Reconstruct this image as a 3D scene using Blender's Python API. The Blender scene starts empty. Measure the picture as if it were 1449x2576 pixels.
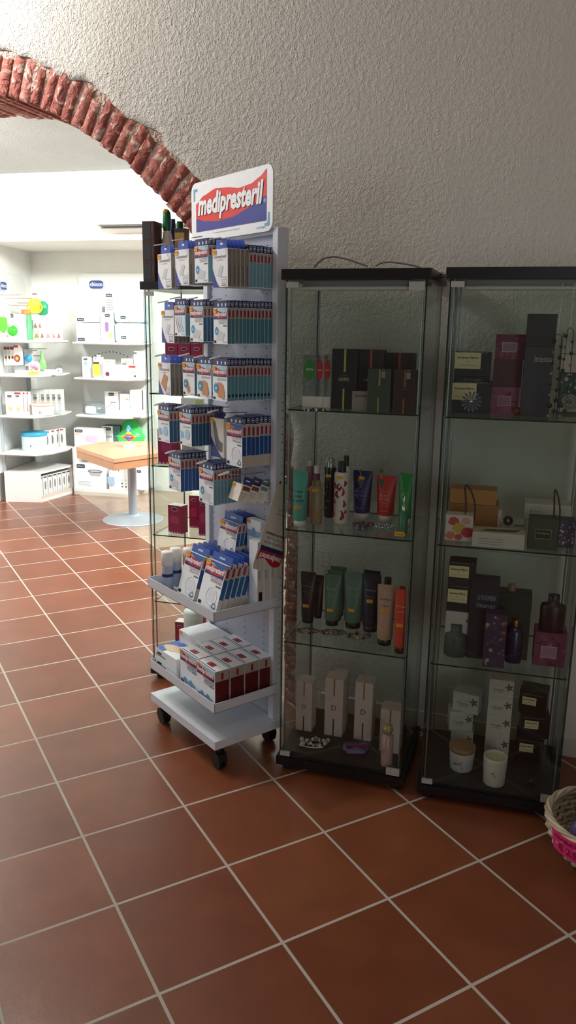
import bpy, math, random
from mathutils import Vector, Matrix
random.seed(7)
R = math.radians
sc = bpy.context.scene
col = sc.collection
# ------------------------------------------------------------------ camera, world, exposure
W, H, F = 1449, 2576, 1958.2
CAM = Vector((0, 0, 1.46)); PITCH, ROLL = R(-13.025), R(-0.887)
CM = Matrix.Rotation(PITCH, 3, 'X') @ Matrix.Rotation(ROLL, 3, 'Y')       # columns: right, forward, up
cd = bpy.data.cameras.new('camera'); cam = bpy.data.objects.new('camera', cd); col.objects.link(cam)
cd.sensor_fit = 'VERTICAL'; cd.sensor_height = 36; cd.lens = F / H * 36; cd.clip_start = .05
rgt, fwd, up = CM.col[0], CM.col[1], CM.col[2]
cam.matrix_world = Matrix(((rgt.x, up.x, -fwd.x, 0), (rgt.y, up.y, -fwd.y, 0), (rgt.z, up.z, -fwd.z, CAM.z), (0, 0, 0, 1)))
sc.camera = cam
sc.view_settings.view_transform = 'Standard'; sc.view_settings.look = 'None'
sc.view_settings.gamma = 1; sc.view_settings.use_curve_mapping = False
sc.view_settings.exposure = 0.0
wd = bpy.data.worlds.new('world'); sc.world = wd; wd.use_nodes = True
wd.node_tree.nodes['Background'].inputs[0].default_value = (.75, .85, 1, 1)
wd.node_tree.nodes['Background'].inputs[1].default_value = .02
def area(name, loc, tgt, sx, sy, power, colr):
    l = bpy.data.lights.new(name, 'AREA'); l.shape = 'RECTANGLE'; l.size = sx; l.size_y = sy; l.energy = power; l.color = colr
    o = bpy.data.objects.new(name, l); col.objects.link(o); o.location = loc
    o.rotation_euler = (Vector(tgt) - Vector(loc)).to_track_quat('-Z', 'Y').to_euler()
    return o
# fluorescent ceiling lamps of the back room, either side of the part the arch shows
area('back_room_lamp_near_left', (-2.75, 5.0, 2.62), (-2.2, 6.2, 1.2), 1.2, .3, 112, (1, .99, .95))
area('back_room_lamp_right', (.55, 5.3, 2.62), (-.9, 6.2, 1.0), 1.2, .3, 128, (.97, 1, .97))
area('back_room_lamp_middle', (.3, 4.2, 2.62), (-1.7, 7.1, 1.5), 1.2, .3, 95, (.97, 1, 1))
# front room: lamp close to the wall above the arch, window daylight from the left, plus added fill lights
pl_ = bpy.data.lights.new('arch_wall_lamp', 'POINT'); pl_.energy = 62; pl_.shadow_soft_size = .07; pl_.color = (1, .985, .95)
po_ = bpy.data.objects.new('arch_wall_lamp', pl_); col.objects.link(po_); po_.location = (-1.62, 3.19, 2.83)
area('added_wall_fill', (-2.15, 2.95, 3.05), (.1, 2.9, 1.9), .5, .3, 17, (1, .97, .92))  # added broad light that brightens the wall, no second lamp known here
area('shop_window_daylight', (-4.7, .6, 1.7), (-.2, 2.4, 1.2), 2.4, 2.2, 30, (.84, .92, 1))
area('added_front_fill', (1.0, -2.8, 1.2), (.35, 2.4, .9), 1.3, 2.1, 22, (.9, .95, 1))  # added fill from behind right for upright faces, no door known there
area('added_ambient_fill', (.2, .2, 3.05), (.2, 1.2, 0), 1.2, .6, 5, (1, .90, .78))  # added overhead area light for the room's ambience
sc.cycles.transparent_max_bounces = 40
# ------------------------------------------------------------------ pixel rays, used to read real positions off the photo
def ray(u, v): return CM @ Vector(((u - W / 2) / F, 1, (H / 2 - v) / F))
def fl(u, v, z=0.0):
    d = ray(u, v); t = (z - CAM.z) / d.z; return CAM + d * t
def onp(u, v, p, n):
    d = ray(u, v); t = (Vector(p) - CAM).dot(n) / d.dot(n); return CAM + d * t
def prj(p):
    d = CM.transposed() @ (Vector(p) - CAM); return (W / 2 + F * d.x / d.y, H / 2 - F * d.z / d.y)
# ------------------------------------------------------------------ materials
def lin(c): return tuple(((x / 12.92) if x <= .04045 else ((x + .055) / 1.055) ** 2.4) for x in c)
def hx(s): return lin(tuple(int(s[i:i + 2], 16) / 255 for i in (0, 2, 4)))
MC = {}
def mat(hexc, rough=.5, metal=0, var=.06, scale=60, bump=0, spec=.5, coat=0):
    key = (hexc, rough, metal, var, scale, bump, coat)
    if key in MC: return MC[key]
    m = bpy.data.materials.new('surface_' + hexc); m.use_nodes = True; nt = m.node_tree; b = nt.nodes['Principled BSDF']
    c = hx(hexc); b.inputs['Roughness'].default_value = rough; b.inputs['Metallic'].default_value = metal
    b.inputs['Coat Weight'].default_value = coat
    tc = nt.nodes.new('ShaderNodeTexCoord'); n = nt.nodes.new('ShaderNodeTexNoise'); n.inputs['Scale'].default_value = scale
    nt.links.new(tc.outputs['Object'], n.inputs['Vector'])
    mx = nt.nodes.new('ShaderNodeMix'); mx.data_type = 'RGBA'
    mx.inputs[6].default_value = (*[x * (1 - var) for x in c], 1); mx.inputs[7].default_value = (*[min(1, x * (1 + var)) for x in c], 1)
    nt.links.new(n.outputs['Fac'], mx.inputs[0]); nt.links.new(mx.outputs[2], b.inputs['Base Color'])
    if bump:
        bp = nt.nodes.new('ShaderNodeBump'); bp.inputs['Distance'].default_value = bump; nt.links.new(n.outputs['Fac'], bp.inputs['Height'])
        nt.links.new(bp.outputs[0], b.inputs['Normal'])
    MC[key] = m; return m
def glass_mat(name, tint, ior=1.45, rough=0.0):
    m = bpy.data.materials.new(name); m.use_nodes = True; nt = m.node_tree; nt.nodes.clear()
    o = nt.nodes.new('ShaderNodeOutputMaterial'); mx = nt.nodes.new('ShaderNodeMixShader')
    t = nt.nodes.new('ShaderNodeBsdfTransparent'); g = nt.nodes.new('ShaderNodeBsdfGlossy'); f = nt.nodes.new('ShaderNodeFresnel')
    t.inputs[0].default_value = (*tint, 1); g.inputs['Roughness'].default_value = rough; f.inputs[0].default_value = ior
    gm = nt.nodes.new('ShaderNodeNewGeometry'); mr = nt.nodes.new('ShaderNodeMapRange'); mr.inputs[3].default_value = ior; mr.inputs[4].default_value = 1 / ior
    nt.links.new(gm.outputs['Backfacing'], mr.inputs[0]); nt.links.new(mr.outputs[0], f.inputs[0])       # same reflectance seen from either side of the sheet
    nt.links.new(f.outputs[0], mx.inputs[0]); nt.links.new(t.outputs[0], mx.inputs[1]); nt.links.new(g.outputs[0], mx.inputs[2])
    nt.links.new(mx.outputs[0], o.inputs[0]); return m
GLASS = glass_mat('cabinet_glass', (.955, .985, .97)); GLEDGE = mat('0d2a22', .15)
PLASTIC_WRAP = glass_mat('clear_wrap', (.93, .93, .95), 1.5, .06)
CLEARP = glass_mat('clear_plastic', (.86, .9, .92), 1.45, .1)
def emis(name, c, s):
    m = bpy.data.materials.new(name); m.use_nodes = True; b = m.node_tree.nodes['Principled BSDF']
    b.inputs['Emission Color'].default_value = (*c, 1); b.inputs['Emission Strength'].default_value = s; return m
WHITE = mat('eceef0', .45); CREAM = mat('d9d2c4', .5); NAVY = mat('1d2a63', .4); RED = mat('b81f2c', .4); REDB = mat('dc2f2c', .45)
SIGNBLUE = mat('2b3591', .45); TEAL = mat('5d94a6', .45); MBLUE = mat('1f5a9c', .45); GREYTX = mat('6a6f78', .5); BLACKTX = mat('16161a', .5)
ORANGE = mat('f0a52c', .5); STEEL = mat('b9bdc0', .28, .9); RACK = mat('d3d8e0', .38, 0, .03); PANEL = mat('a9b0bf', .4, 0, .04)
BLACK = mat('141215', .4, 0, .2); DARKWOOD = mat('191518', .35, 0, .25, 30); RUBBER = mat('101012', .5); TAUPE = mat('a89b8c', .5, 0, .05)
CHROME = mat('d8d8d8', .15, 1)
# ------------------------------------------------------------------ mesh builder
class MB:
    def __init__(s): s.v = []; s.f = []; s.mi = []; s.mats = []; s.M = Matrix.Identity(4); s.sm = []
    def mid(s, m):
        if m not in s.mats: s.mats.append(m)
        return s.mats.index(m)
    def add(s, vs, fs, m, smooth=False):
        o = len(s.v); s.v += [tuple(s.M @ Vector(v)) for v in vs]; k = s.mid(m)
        for f in fs: s.f.append(tuple(i + o for i in f)); s.mi.append(k); s.sm.append(smooth)
        return s
    def box(s, x0, x1, y0, y1, z0, z1, m, side=None):
        vs = [(x0, y0, z0), (x1, y0, z0), (x1, y1, z0), (x0, y1, z0), (x0, y0, z1), (x1, y0, z1), (x1, y1, z1), (x0, y1, z1)]
        s.add(vs, [(0, 3, 2, 1), (4, 5, 6, 7)], m); s.add(vs, [(0, 1, 5, 4), (1, 2, 6, 5), (2, 3, 7, 6), (3, 0, 4, 7)], side or m); return s
    def rect(s, x0, x1, z0, z1, y, m):      # upright decal facing -y
        return s.add([(x0, y, z0), (x1, y, z0), (x1, y, z1), (x0, y, z1)], [(0, 1, 2, 3)], m)
    def rectx(s, y0, y1, z0, z1, x, m):     # upright decal facing +x
        return s.add([(x, y0, z0), (x, y1, z0), (x, y1, z1), (x, y0, z1)], [(0, 1, 2, 3)], m)
    def strip(s, x0, x1, lo, hi, y, m, n=14, ax='y'):
        vs = []
        for i in range(n + 1):
            x = x0 + (x1 - x0) * i / n; t = i / n
            vs += [(x, y, lo(t)), (x, y, hi(t))]
        return s.add(vs, [(2 * i, 2 * i + 2, 2 * i + 3, 2 * i + 1) for i in range(n)], m)
    def disc(s, cx, cz, r, y, m, n=18, rz=None, ax='y'):
        rz = rz or r
        pts = [(r * math.cos(2 * math.pi * i / n), rz * math.sin(2 * math.pi * i / n)) for i in range(n)]
        vs = [((cx + a, y, cz + b) if ax == 'y' else ((y, cx + a, cz + b) if ax == 'x' else (cx + a, cz + b, y))) for a, b in pts]
        return s.add(vs, [tuple(range(n))], m)
    def prism(s, poly, z0, z1, m, side=None):
        n = len(poly); vs = [(x, y, z0) for x, y in poly] + [(x, y, z1) for x, y in poly]
        s.add(vs, [tuple(range(n))[::-1], tuple(range(n, 2 * n))], m)
        s.add(vs, [(i, (i + 1) % n, n + (i + 1) % n, n + i) for i in range(n)], side or m); return s
    def slab(s, poly, y0, y1, m):           # outline in x,z given a thickness in y
        n = len(poly); vs = [(x, y0, z) for x, z in poly] + [(x, y1, z) for x, z in poly]
        return s.add(vs, [tuple(range(n)), tuple(range(n, 2 * n))[::-1]] + [((i + 1) % n, i, n + i, n + (i + 1) % n) for i in range(n)], m)
    def loft(s, secs, m, n=20, cap=True):   # (z, rx, ry[, cx, cy])
        vs = []
        for q in secs:
            z, rx, ry = q[:3]; cx, cy = (q[3], q[4]) if len(q) > 3 else (0, 0)
            vs += [(cx + rx * math.cos(2 * math.pi * i / n), cy + ry * math.sin(2 * math.pi * i / n), z) for i in range(n)]
        fs = [(k * n + i, k * n + (i + 1) % n, (k + 1) * n + (i + 1) % n, (k + 1) * n + i) for k in range(len(secs) - 1) for i in range(n)]
        s.add(vs, fs, m, True)
        if cap: s.add(vs, [tuple(range(n))[::-1], tuple(range((len(secs) - 1) * n, len(secs) * n))], m)
        return s
    def lathe(s, prof, m, n=24): return s.loft([(z, r, r) for r, z in prof], m, n)
    def tube(s, pts, r, m, n=6, closed=False):
        pts = [Vector(p) for p in pts]; vs = []; N = len(pts)
        for i, p in enumerate(pts):
            a = pts[(i + 1) % N] if closed or i < N - 1 else p; b = pts[i - 1] if closed or i > 0 else p
            t = (a - b).normalized(); u = t.cross(Vector((0, 0, 1)))
            if u.length < .05: u = t.cross(Vector((0, 1, 0)))
            u.normalize(); w = t.cross(u)
            vs += [p + u * (r * math.cos(2 * math.pi * k / n)) + w * (r * math.sin(2 * math.pi * k / n)) for k in range(n)]
        rng = N if closed else N - 1
        fs = [(i * n + k, i * n + (k + 1) % n, ((i + 1) % N) * n + (k + 1) % n, ((i + 1) % N) * n + k) for i in range(rng) for k in range(n)]
        s.add(vs, fs, m, True)
        if not closed: s.add(vs, [tuple(range(n)), tuple(range((N - 1) * n, N * n))[::-1]], m)
        return s
    def ball(s, c, r, m, n=16, rz=None):
        rz = rz or r
        k = n // 2 + 1
        secs = [(c[2] - rz * math.cos(math.pi * i / k), max(r * math.sin(math.pi * i / k), 1e-5), max(r * math.sin(math.pi * i / k), 1e-5), c[0], c[1]) for i in range(k + 1)]
        return s.loft(secs, m, n, False)
    def text(s, st, x, z, h, y, m, w=None, bold=0, shear=0, xs=1.0, align='C', face='-y', flip=1):
        if not st: return s
        vs, fs = glyphs(st, bold, shear); xa = [v[0] for v in vs]; ln = max(xa) - min(xa)
        k = h / .7; kx = (w / ln) if w else k * xs; off = {'C': (max(xa) + min(xa)) / 2, 'L': min(xa), 'R': max(xa)}[align]
        if face == '-y': s.add([(x + (a - off) * kx, y, z + b * k) for a, b in vs], fs, m)
        elif face == '+x': s.add([(y, x + (a - off) * kx, z + b * k) for a, b in vs], fs, m)
        elif face == 'up+x': s.add([(y, x - b * k, z + (a - off) * kx) for a, b in vs], fs, m)
        elif face == '+z': s.add([(x + (a - off) * kx, z + b * k, y) for a, b in vs], fs, m)
        return s
    def build(s, name, parent=None, loc=None, rot=0, bevel=0, mw=None):
        me = bpy.data.meshes.new(name); me.from_pydata(s.v, [], s.f)
        for m in s.mats: me.materials.append(m)
        me.polygons.foreach_set('material_index', s.mi); me.polygons.foreach_set('use_smooth', s.sm); me.update()
        o = bpy.data.objects.new(name, me); col.objects.link(o)
        if parent: o.parent = parent
        if loc is not None: o.location = loc; o.rotation_euler = (0, 0, rot)
        if bevel:
            b = o.modifiers.new('bevel', 'BEVEL'); b.width = bevel; b.segments = 2; b.limit_method = 'ANGLE'
        return o
TXC = {}
def glyphs(st, bold, shear):
    k = (st, bold, shear)
    if k not in TXC:
        cu = bpy.data.curves.new('lettering', 'FONT'); cu.body = st; cu.resolution_u = 2; cu.offset = bold; cu.shear = shear; cu.size = 1
        o = bpy.data.objects.new('lettering', cu); col.objects.link(o); bpy.context.view_layer.update()
        me = bpy.data.meshes.new_from_object(o.evaluated_get(bpy.context.evaluated_depsgraph_get()))
        TXC[k] = ([(v.co.x, v.co.y) for v in me.vertices], [tuple(p.vertices) for p in me.polygons])
        bpy.data.objects.remove(o); bpy.data.curves.remove(cu); bpy.data.meshes.remove(me)
    return TXC[k]
def tag(o, label=None, cat=None, group=None, kind=None):
    if label: o['label'] = label
    if cat: o['category'] = cat
    if group: o['group'] = group
    if kind: o['kind'] = kind
    return o
def struct(o): o['kind'] = 'structure'; return o
def empty(name, loc=(0, 0, 0), rz=0):
    o = bpy.data.objects.new(name, None); o.empty_display_size = .05; col.objects.link(o); o.location = loc; o.rotation_euler = (0, 0, rz); return o
def copy_tree(o, parent=None):
    c = o.copy(); col.objects.link(c)
    if parent: c.parent = parent
    for ch in list(o.children): copy_tree(ch, c)
    return c
ORD = ['first', 'second', 'third', 'fourth', 'fifth', 'sixth', 'seventh', 'eighth', 'ninth', 'tenth', 'eleventh', 'twelfth', 'thirteenth', 'fourteenth']
# ------------------------------------------------------------------ the setting
T00 = Vector((-.155, 1.901, 0)); TA = R(29.6); TS = .32
def floor_mat():
    m = bpy.data.materials.new('terracotta_tiles'); m.use_nodes = True; nt = m.node_tree; b = nt.nodes['Principled BSDF']; N = nt.nodes.new; L = nt.links.new
    tc = N('ShaderNodeTexCoord'); mp = N('ShaderNodeMapping'); mp.vector_type = 'TEXTURE'
    mp.inputs['Location'].default_value = T00; mp.inputs['Rotation'].default_value = (0, 0, TA); mp.inputs['Scale'].default_value = (TS, TS, TS)
    L(tc.outputs['Object'], mp.inputs[0])
    br = N('ShaderNodeTexBrick'); br.offset = 0; br.squash = 1; br.inputs['Scale'].default_value = 1
    br.inputs['Brick Width'].default_value = 1; br.inputs['Row Height'].default_value = 1; br.inputs['Mortar Size'].default_value = .014
    br.inputs['Mortar Smooth'].default_value = .15
    br.inputs['Color1'].default_value = (*hx('864c30'), 1); br.inputs['Color2'].default_value = (*hx('753f27'), 1); br.inputs['Mortar'].default_value = (*hx('b5aca2'), 1)
    br.inputs['Bias'].default_value = 0; L(mp.outputs[0], br.inputs[0])
    n1 = N('ShaderNodeTexNoise'); n1.inputs['Scale'].default_value = 7; n1.inputs['Detail'].default_value = 5; L(tc.outputs['Object'], n1.inputs[0])
    n2 = N('ShaderNodeTexNoise'); n2.inputs['Scale'].default_value = 260; n2.inputs['Detail'].default_value = 2; L(tc.outputs['Object'], n2.inputs[0])
    # beige mixed into the tile colour over one part of the back room
    sx = N('ShaderNodeSeparateXYZ'); L(mp.outputs[0], sx.inputs[0])
    g1 = N('ShaderNodeMath'); g1.operation = 'GREATER_THAN'; g1.inputs[1].default_value = 3.0; L(sx.outputs[0], g1.inputs[0])
    g2 = N('ShaderNodeMath'); g2.operation = 'GREATER_THAN'; g2.inputs[1].default_value = 10.0; L(sx.outputs[1], g2.inputs[0])
    gm = N('ShaderNodeMath'); gm.operation = 'MULTIPLY'; L(g1.outputs[0], gm.inputs[0]); L(g2.outputs[0], gm.inputs[1])
    tile = N('ShaderNodeMix'); tile.data_type = 'RGBA'; tile.inputs[7].default_value = (*hx('a08a76'), 1); L(gm.outputs[0], tile.inputs[0])
    mv = N('ShaderNodeMix'); mv.data_type = 'RGBA'; mv.blend_type = 'MULTIPLY'; mv.inputs[0].default_value = .55
    cr = N('ShaderNodeValToRGB'); cr.color_ramp.elements[0].position = .3; cr.color_ramp.elements[0].color = (.62, .6, .6, 1); cr.color_ramp.elements[1].position = .7; cr.color_ramp.elements[1].color = (1.0, 1, 1, 1)
    L(n1.outputs['Fac'], cr.inputs[0]); L(br.outputs['Color'], tile.inputs[6]); L(tile.outputs[2], mv.inputs[6]); L(cr.outputs[0], mv.inputs[7])
    fin = N('ShaderNodeMix'); fin.data_type = 'RGBA'; fin.inputs[7].default_value = (*hx('b5aca2'), 1); L(br.outputs['Fac'], fin.inputs[0]); L(mv.outputs[2], fin.inputs[6])
    L(fin.outputs[2], b.inputs['Base Color'])
    rr = N('ShaderNodeMapRange'); rr.inputs[3].default_value = .3; rr.inputs[4].default_value = .85; L(br.outputs['Fac'], rr.inputs[0]); L(rr.outputs[0], b.inputs['Roughness'])
    ad = N('ShaderNodeMath'); ad.operation = 'MULTIPLY_ADD'; ad.inputs[1].default_value = .05; L(n2.outputs['Fac'], ad.inputs[0])
    iv = N('ShaderNodeMath'); iv.operation = 'SUBTRACT'; iv.inputs[0].default_value = 1; L(br.outputs['Fac'], iv.inputs[1]); 
    ad2 = N('ShaderNodeMath'); ad2.operation = 'MULTIPLY_ADD'; ad2.inputs[1].default_value = .35; L(n1.outputs['Fac'], ad2.inputs[0]); L(iv.outputs[0], ad2.inputs[2]); L(ad2.outputs[0], ad.inputs[2])
    bp = N('ShaderNodeBump'); bp.inputs['Distance'].default_value = .0035; bp.inputs['Strength'].default_value = .8; L(ad.outputs[0], bp.inputs['Height']); L(bp.outputs[0], b.inputs['Normal'])
    return m
def plaster(name, c, amp, arch=False, rough=.75):
    m = bpy.data.materials.new(name); m.use_nodes = True; nt = m.node_tree; b = nt.nodes['Principled BSDF']; N = nt.nodes.new; L = nt.links.new
    b.inputs['Base Color'].default_value = (*hx(c), 1); b.inputs['Roughness'].default_value = rough
    tc = N('ShaderNodeTexCoord')
    n1 = N('ShaderNodeTexNoise'); n1.inputs['Scale'].default_value = 62; n1.inputs['Detail'].default_value = 5; n1.inputs['Roughness'].default_value = .62; L(tc.outputs['Object'], n1.inputs[0])
    vo = N('ShaderNodeTexVoronoi'); vo.inputs['Scale'].default_value = 130; vo.inputs['Randomness'].default_value = 1; L(tc.outputs['Object'], vo.inputs[0])
    n3 = N('ShaderNodeTexNoise'); n3.inputs['Scale'].default_value = 4; n3.inputs['Detail'].default_value = 4; L(tc.outputs['Object'], n3.inputs[0])
    cr = N('ShaderNodeValToRGB'); cr.color_ramp.elements[0].position = .40; cr.color_ramp.elements[1].position = .74; L(n1.outputs['Fac'], cr.inputs[0])
    pb_ = N('ShaderNodeMapRange'); pb_.interpolation_type = 'SMOOTHSTEP'; pb_.inputs[1].default_value = .05; pb_.inputs[2].default_value = .45; pb_.inputs[3].default_value = .55; pb_.inputs[4].default_value = 0; L(vo.outputs['Distance'], pb_.inputs[0])
    vv = N('ShaderNodeMath'); vv.operation = 'ADD'; L(pb_.outputs[0], vv.inputs[0]); L(cr.outputs[0], vv.inputs[1])
    ml = N('ShaderNodeMath'); ml.operation = 'MULTIPLY'; L(vv.outputs[0], ml.inputs[0])
    if arch:       # rougher trowel work beside the arch, smoother further right
        sx = N('ShaderNodeSeparateXYZ'); L(tc.outputs['Object'], sx.inputs[0])
        mr = N('ShaderNodeMapRange'); mr.inputs[1].default_value = -.9; mr.inputs[2].default_value = .5; mr.inputs[3].default_value = 1.0; mr.inputs[4].default_value = .16; L(sx.outputs[0], mr.inputs[0])
        m2 = N('ShaderNodeMath'); m2.operation = 'MULTIPLY'; m2.inputs[1].default_value = 1.5; L(n3.outputs['Fac'], m2.inputs[0]); m3 = N('ShaderNodeMath'); m3.operation = 'MULTIPLY'; L(mr.outputs[0], m3.inputs[0]); L(m2.outputs[0], m3.inputs[1]); L(m3.outputs[0], ml.inputs[1])
    else: ml.inputs[1].default_value = 1
    bp = N('ShaderNodeBump'); bp.inputs['Distance'].default_value = amp; bp.inputs['Strength'].default_value = 1; L(ml.outputs[0], bp.inputs['Height']); L(bp.outputs[0], b.inputs['Normal'])
    mv = N('ShaderNodeMix'); mv.data_type = 'RGBA'; mv.inputs[6].default_value = (*[x * .86 for x in hx(c)], 1); mv.inputs[7].default_value = (*hx(c), 1); L(n3.outputs['Fac'], mv.inputs[0]); L(mv.outputs[2], b.inputs['Base Color'])
    return m
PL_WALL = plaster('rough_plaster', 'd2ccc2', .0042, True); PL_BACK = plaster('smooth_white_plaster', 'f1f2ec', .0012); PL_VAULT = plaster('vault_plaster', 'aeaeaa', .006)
PL_ROOM = plaster('room_plaster', 'b9b0a4', .004)
mb = MB(); mb.box(-6, 5, -4, 9, -.1, 0, floor_mat()); struct(mb.build('floor'))
# arch wall frame: s along the wall, n back through it
W0 = Vector((.5, 2.717, 0)); WR = R(-20.6); WANG = WR
AC, AZ, RI, RO, TH = -2.24, .72, 1.70, 1.85, .5
mb = MB(); sx0, sx1, zt = -6.0, 1.75, 3.3
rj = random.Random(3); NA = 150
def outer_hit(c, s_):      # where a ray from the arch centre meets the wall's outline
    ts = []
    if c > 1e-6: ts.append((sx1 - AC) / c)
    if c < -1e-6: ts.append((sx0 - AC) / c)
    if s_ > 1e-6: ts.append((zt - AZ) / s_)
    return min(ts)
def ring(a):      # the plaster laps over the bricks low down on the jambs
    a = min(a, math.pi - a); t = max(0, min(1, (math.degrees(a) - 23) / 12)); return RI + .05 + (RO - RI - .05) * t * t * (3 - 2 * t)
angs = [math.pi * i / NA for i in range(NA + 1)]; ca = math.atan2(zt - AZ, sx1 - AC); cb = math.atan2(zt - AZ, sx0 - AC)
angs = sorted(angs + [ca, cb]); K = 8; vs = []
for a in angs:
    c, s_ = math.cos(a), math.sin(a); r1 = ring(a) + rj.uniform(-.012, .014) + .008 * math.sin(a * 37); t1 = outer_hit(c, s_)
    rr = [r1 - .004, r1, r1 + .03, r1 + .08] + [r1 + .08 + (t1 - r1 - .08) * k / (K - 3) for k in range(1, K - 2)]
    yy = [.02, -.004 + rj.uniform(-.004, .004), -.008 + rj.uniform(-.003, .003), -.002] + [0] * (K - 3)
    vs += [(AC + c * r, y, AZ + s_ * r) for r, y in zip(rr, yy)]
KK = len(vs) // len(angs)
mb.add(vs, [(i * KK + k, i * KK + k + 1, (i + 1) * KK + k + 1, (i + 1) * KK + k) for i in range(len(angs) - 1) for k in range(KK - 1)], PL_WALL, True)
mb.add([(AC + RI + .05, -.004, 0), (sx1, 0, 0), (sx1, 0, AZ), (AC + RI + .05, -.004, AZ)], [(0, 1, 2, 3)], PL_WALL)
mb.add([(sx0, 0, 0), (AC - RI - .05, -.004, 0), (AC - RI - .05, -.004, AZ), (sx0, 0, AZ)], [(0, 1, 2, 3)], PL_WALL)
# back of the wall and its top (towards the back room)
vs = []
for a in angs:
    c, s_ = math.cos(a), math.sin(a); t1 = outer_hit(c, s_); vs += [(AC + c * (RI + .01), TH, AZ + s_ * (RI + .01)), (AC + c * t1, TH, AZ + s_ * t1)]
mb.add(vs, [(2 * i, 2 * i + 2, 2 * i + 3, 2 * i + 1) for i in range(len(angs) - 1)], PL_BACK)
mb.box(AC + RO - .01, sx1, .004, TH - .003, 0, AZ, PL_BACK); mb.box(sx0, AC - RO + .01, .004, TH - .003, 0, AZ, PL_BACK)
wf = struct(mb.build('wall_front', None, W0, WR))
# brick ring: one structure, each brick a worn block through the wall's thickness
def brick_mat(c):
    m = bpy.data.materials.new('worn_brick'); m.use_nodes = True; nt = m.node_tree; b = nt.nodes['Principled BSDF']; N = nt.nodes.new; L = nt.links.new; b.inputs['Roughness'].default_value = .85
    tc = N('ShaderNodeTexCoord'); n1 = N('ShaderNodeTexNoise'); n1.inputs['Scale'].default_value = 26; n1.inputs['Detail'].default_value = 7; n1.inputs['Distortion'].default_value = .8; L(tc.outputs['Object'], n1.inputs[0])
    cr = N('ShaderNodeValToRGB'); e = cr.color_ramp.elements; e[0].position = .3; e[0].color = (*[x * .7 for x in hx(c)], 1); e[1].position = .56; e[1].color = (*hx(c), 1)
    w = e.new(.64); w.color = (*hx('d2b8aa'), 1); L(n1.outputs['Fac'], cr.inputs[0]); L(cr.outputs[0], b.inputs['Base Color'])
    bp = N('ShaderNodeBump'); bp.inputs['Distance'].default_value = .018; L(n1.outputs['Fac'], bp.inputs['Height']); L(bp.outputs[0], b.inputs['Normal']); return m
BRK = [brick_mat(c) for c in ('b3685a', 'a65a4c', 'b97264', '9e5346')]; MORT = mat('b39a8c', .9, 0, .25, 70, .012)
mb = MB(); rb = random.Random(11)
def brick(mb, org, ex, ez, w, l, m):
    nx, nz = 4, 13; wj = rb.uniform(-.002, .002); vs = []
    def out(x, z): p = org + ex * x + ez * z; return p
    ed = [[rb.uniform(-.0022, .0022) for _ in range(nz + 1)] for _ in range(2)]
    for i in range(nx + 1):
        for j in range(nz + 1):
            t = i / nx; x = (t - .5) * w + ed[0][j] * (1 - t) + ed[1][j] * t; z = j / nz * l
            if j in (0, nz): z += rb.uniform(-.003, .003); x *= .93
            e = i in (0, nx) or j in (0, nz); p = out(x, z); vs.append((p.x, (.0035 if e else -.002 + rb.uniform(-.003, .003)) + wj, p.z))
    q = nz + 1; mb.add(vs, [(i * q + j, (i + 1) * q + j, (i + 1) * q + j + 1, i * q + j + 1) for i in range(nx) for j in range(nz)], m, True)
    rim = [(0, j) for j in range(nz + 1)] + [(i, nz) for i in range(1, nx + 1)] + [(nx, j) for j in range(nz - 1, -1, -1)] + [(i, 0) for i in range(nx - 1, 0, -1)]
    f = [vs[i * q + j] for i, j in rim]; b_ = [(x, TH + rb.uniform(-.004, .004), z) for x, y, z in f]; n_ = len(rim)
    mb.add(f + b_, [(k, (k + 1) % n_, n_ + (k + 1) % n_, n_ + k) for k in range(n_)], m, False)
nb = int(math.pi / R(1.72))
for q in range(nb):
    a = (q + .5) * math.pi / nb + rb.uniform(-.002, .002); d = Vector((math.cos(a), 0, math.sin(a))); t = Vector((-math.sin(a), 0, math.cos(a)))
    tw = rb.uniform(-.05, .05); d2 = (d + t * tw).normalized()
    brick(mb, Vector((AC, 0, AZ)) + d * (RI + rb.uniform(-.008, .006)), t, d2, rb.uniform(.041, .051), ring(a) - RI + rb.uniform(-.03, .012), rb.choice(BRK))
for sgn in (1, -1):
    for q in range(14):
        brick(mb, Vector((AC + sgn * (RI + rb.uniform(-.006, .006)), 0, q * .052 + .026)), Vector((0, 0, 1)), Vector((sgn, 0, 0)), .041, .052, rb.choice(BRK))
n = 120; vs = []
for i in range(n + 1):
    a = math.pi * i / n; c, s_ = math.cos(a), math.sin(a)
    r0, r1 = RI + .008 + rb.uniform(-.004, .004), ring(a) + .02
    vs += [(AC + c * r0, TH, AZ + s_ * r0), (AC + c * r0, .008 + rb.uniform(-.004, .003), AZ + s_ * r0), (AC + c * (r0 + r1) / 2, .004 + rb.uniform(-.004, .004), AZ + s_ * (r0 + r1) / 2), (AC + c * r1, .006, AZ + s_ * r1)]
mb.add(vs, [(4 * i + k, 4 * i + k + 1, 4 * i + k + 5, 4 * i + k + 4) for i in range(n) for k in range(3)], MORT, True)
for sgn in (1, -1):
    a, b = sorted((AC + sgn * (RI + .008), AC + sgn * (RI + .055))); mb.box(a, b, .012, TH, 0, AZ + .001, MORT)
struct(mb.build('trim_1', None, W0, WR))
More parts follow.
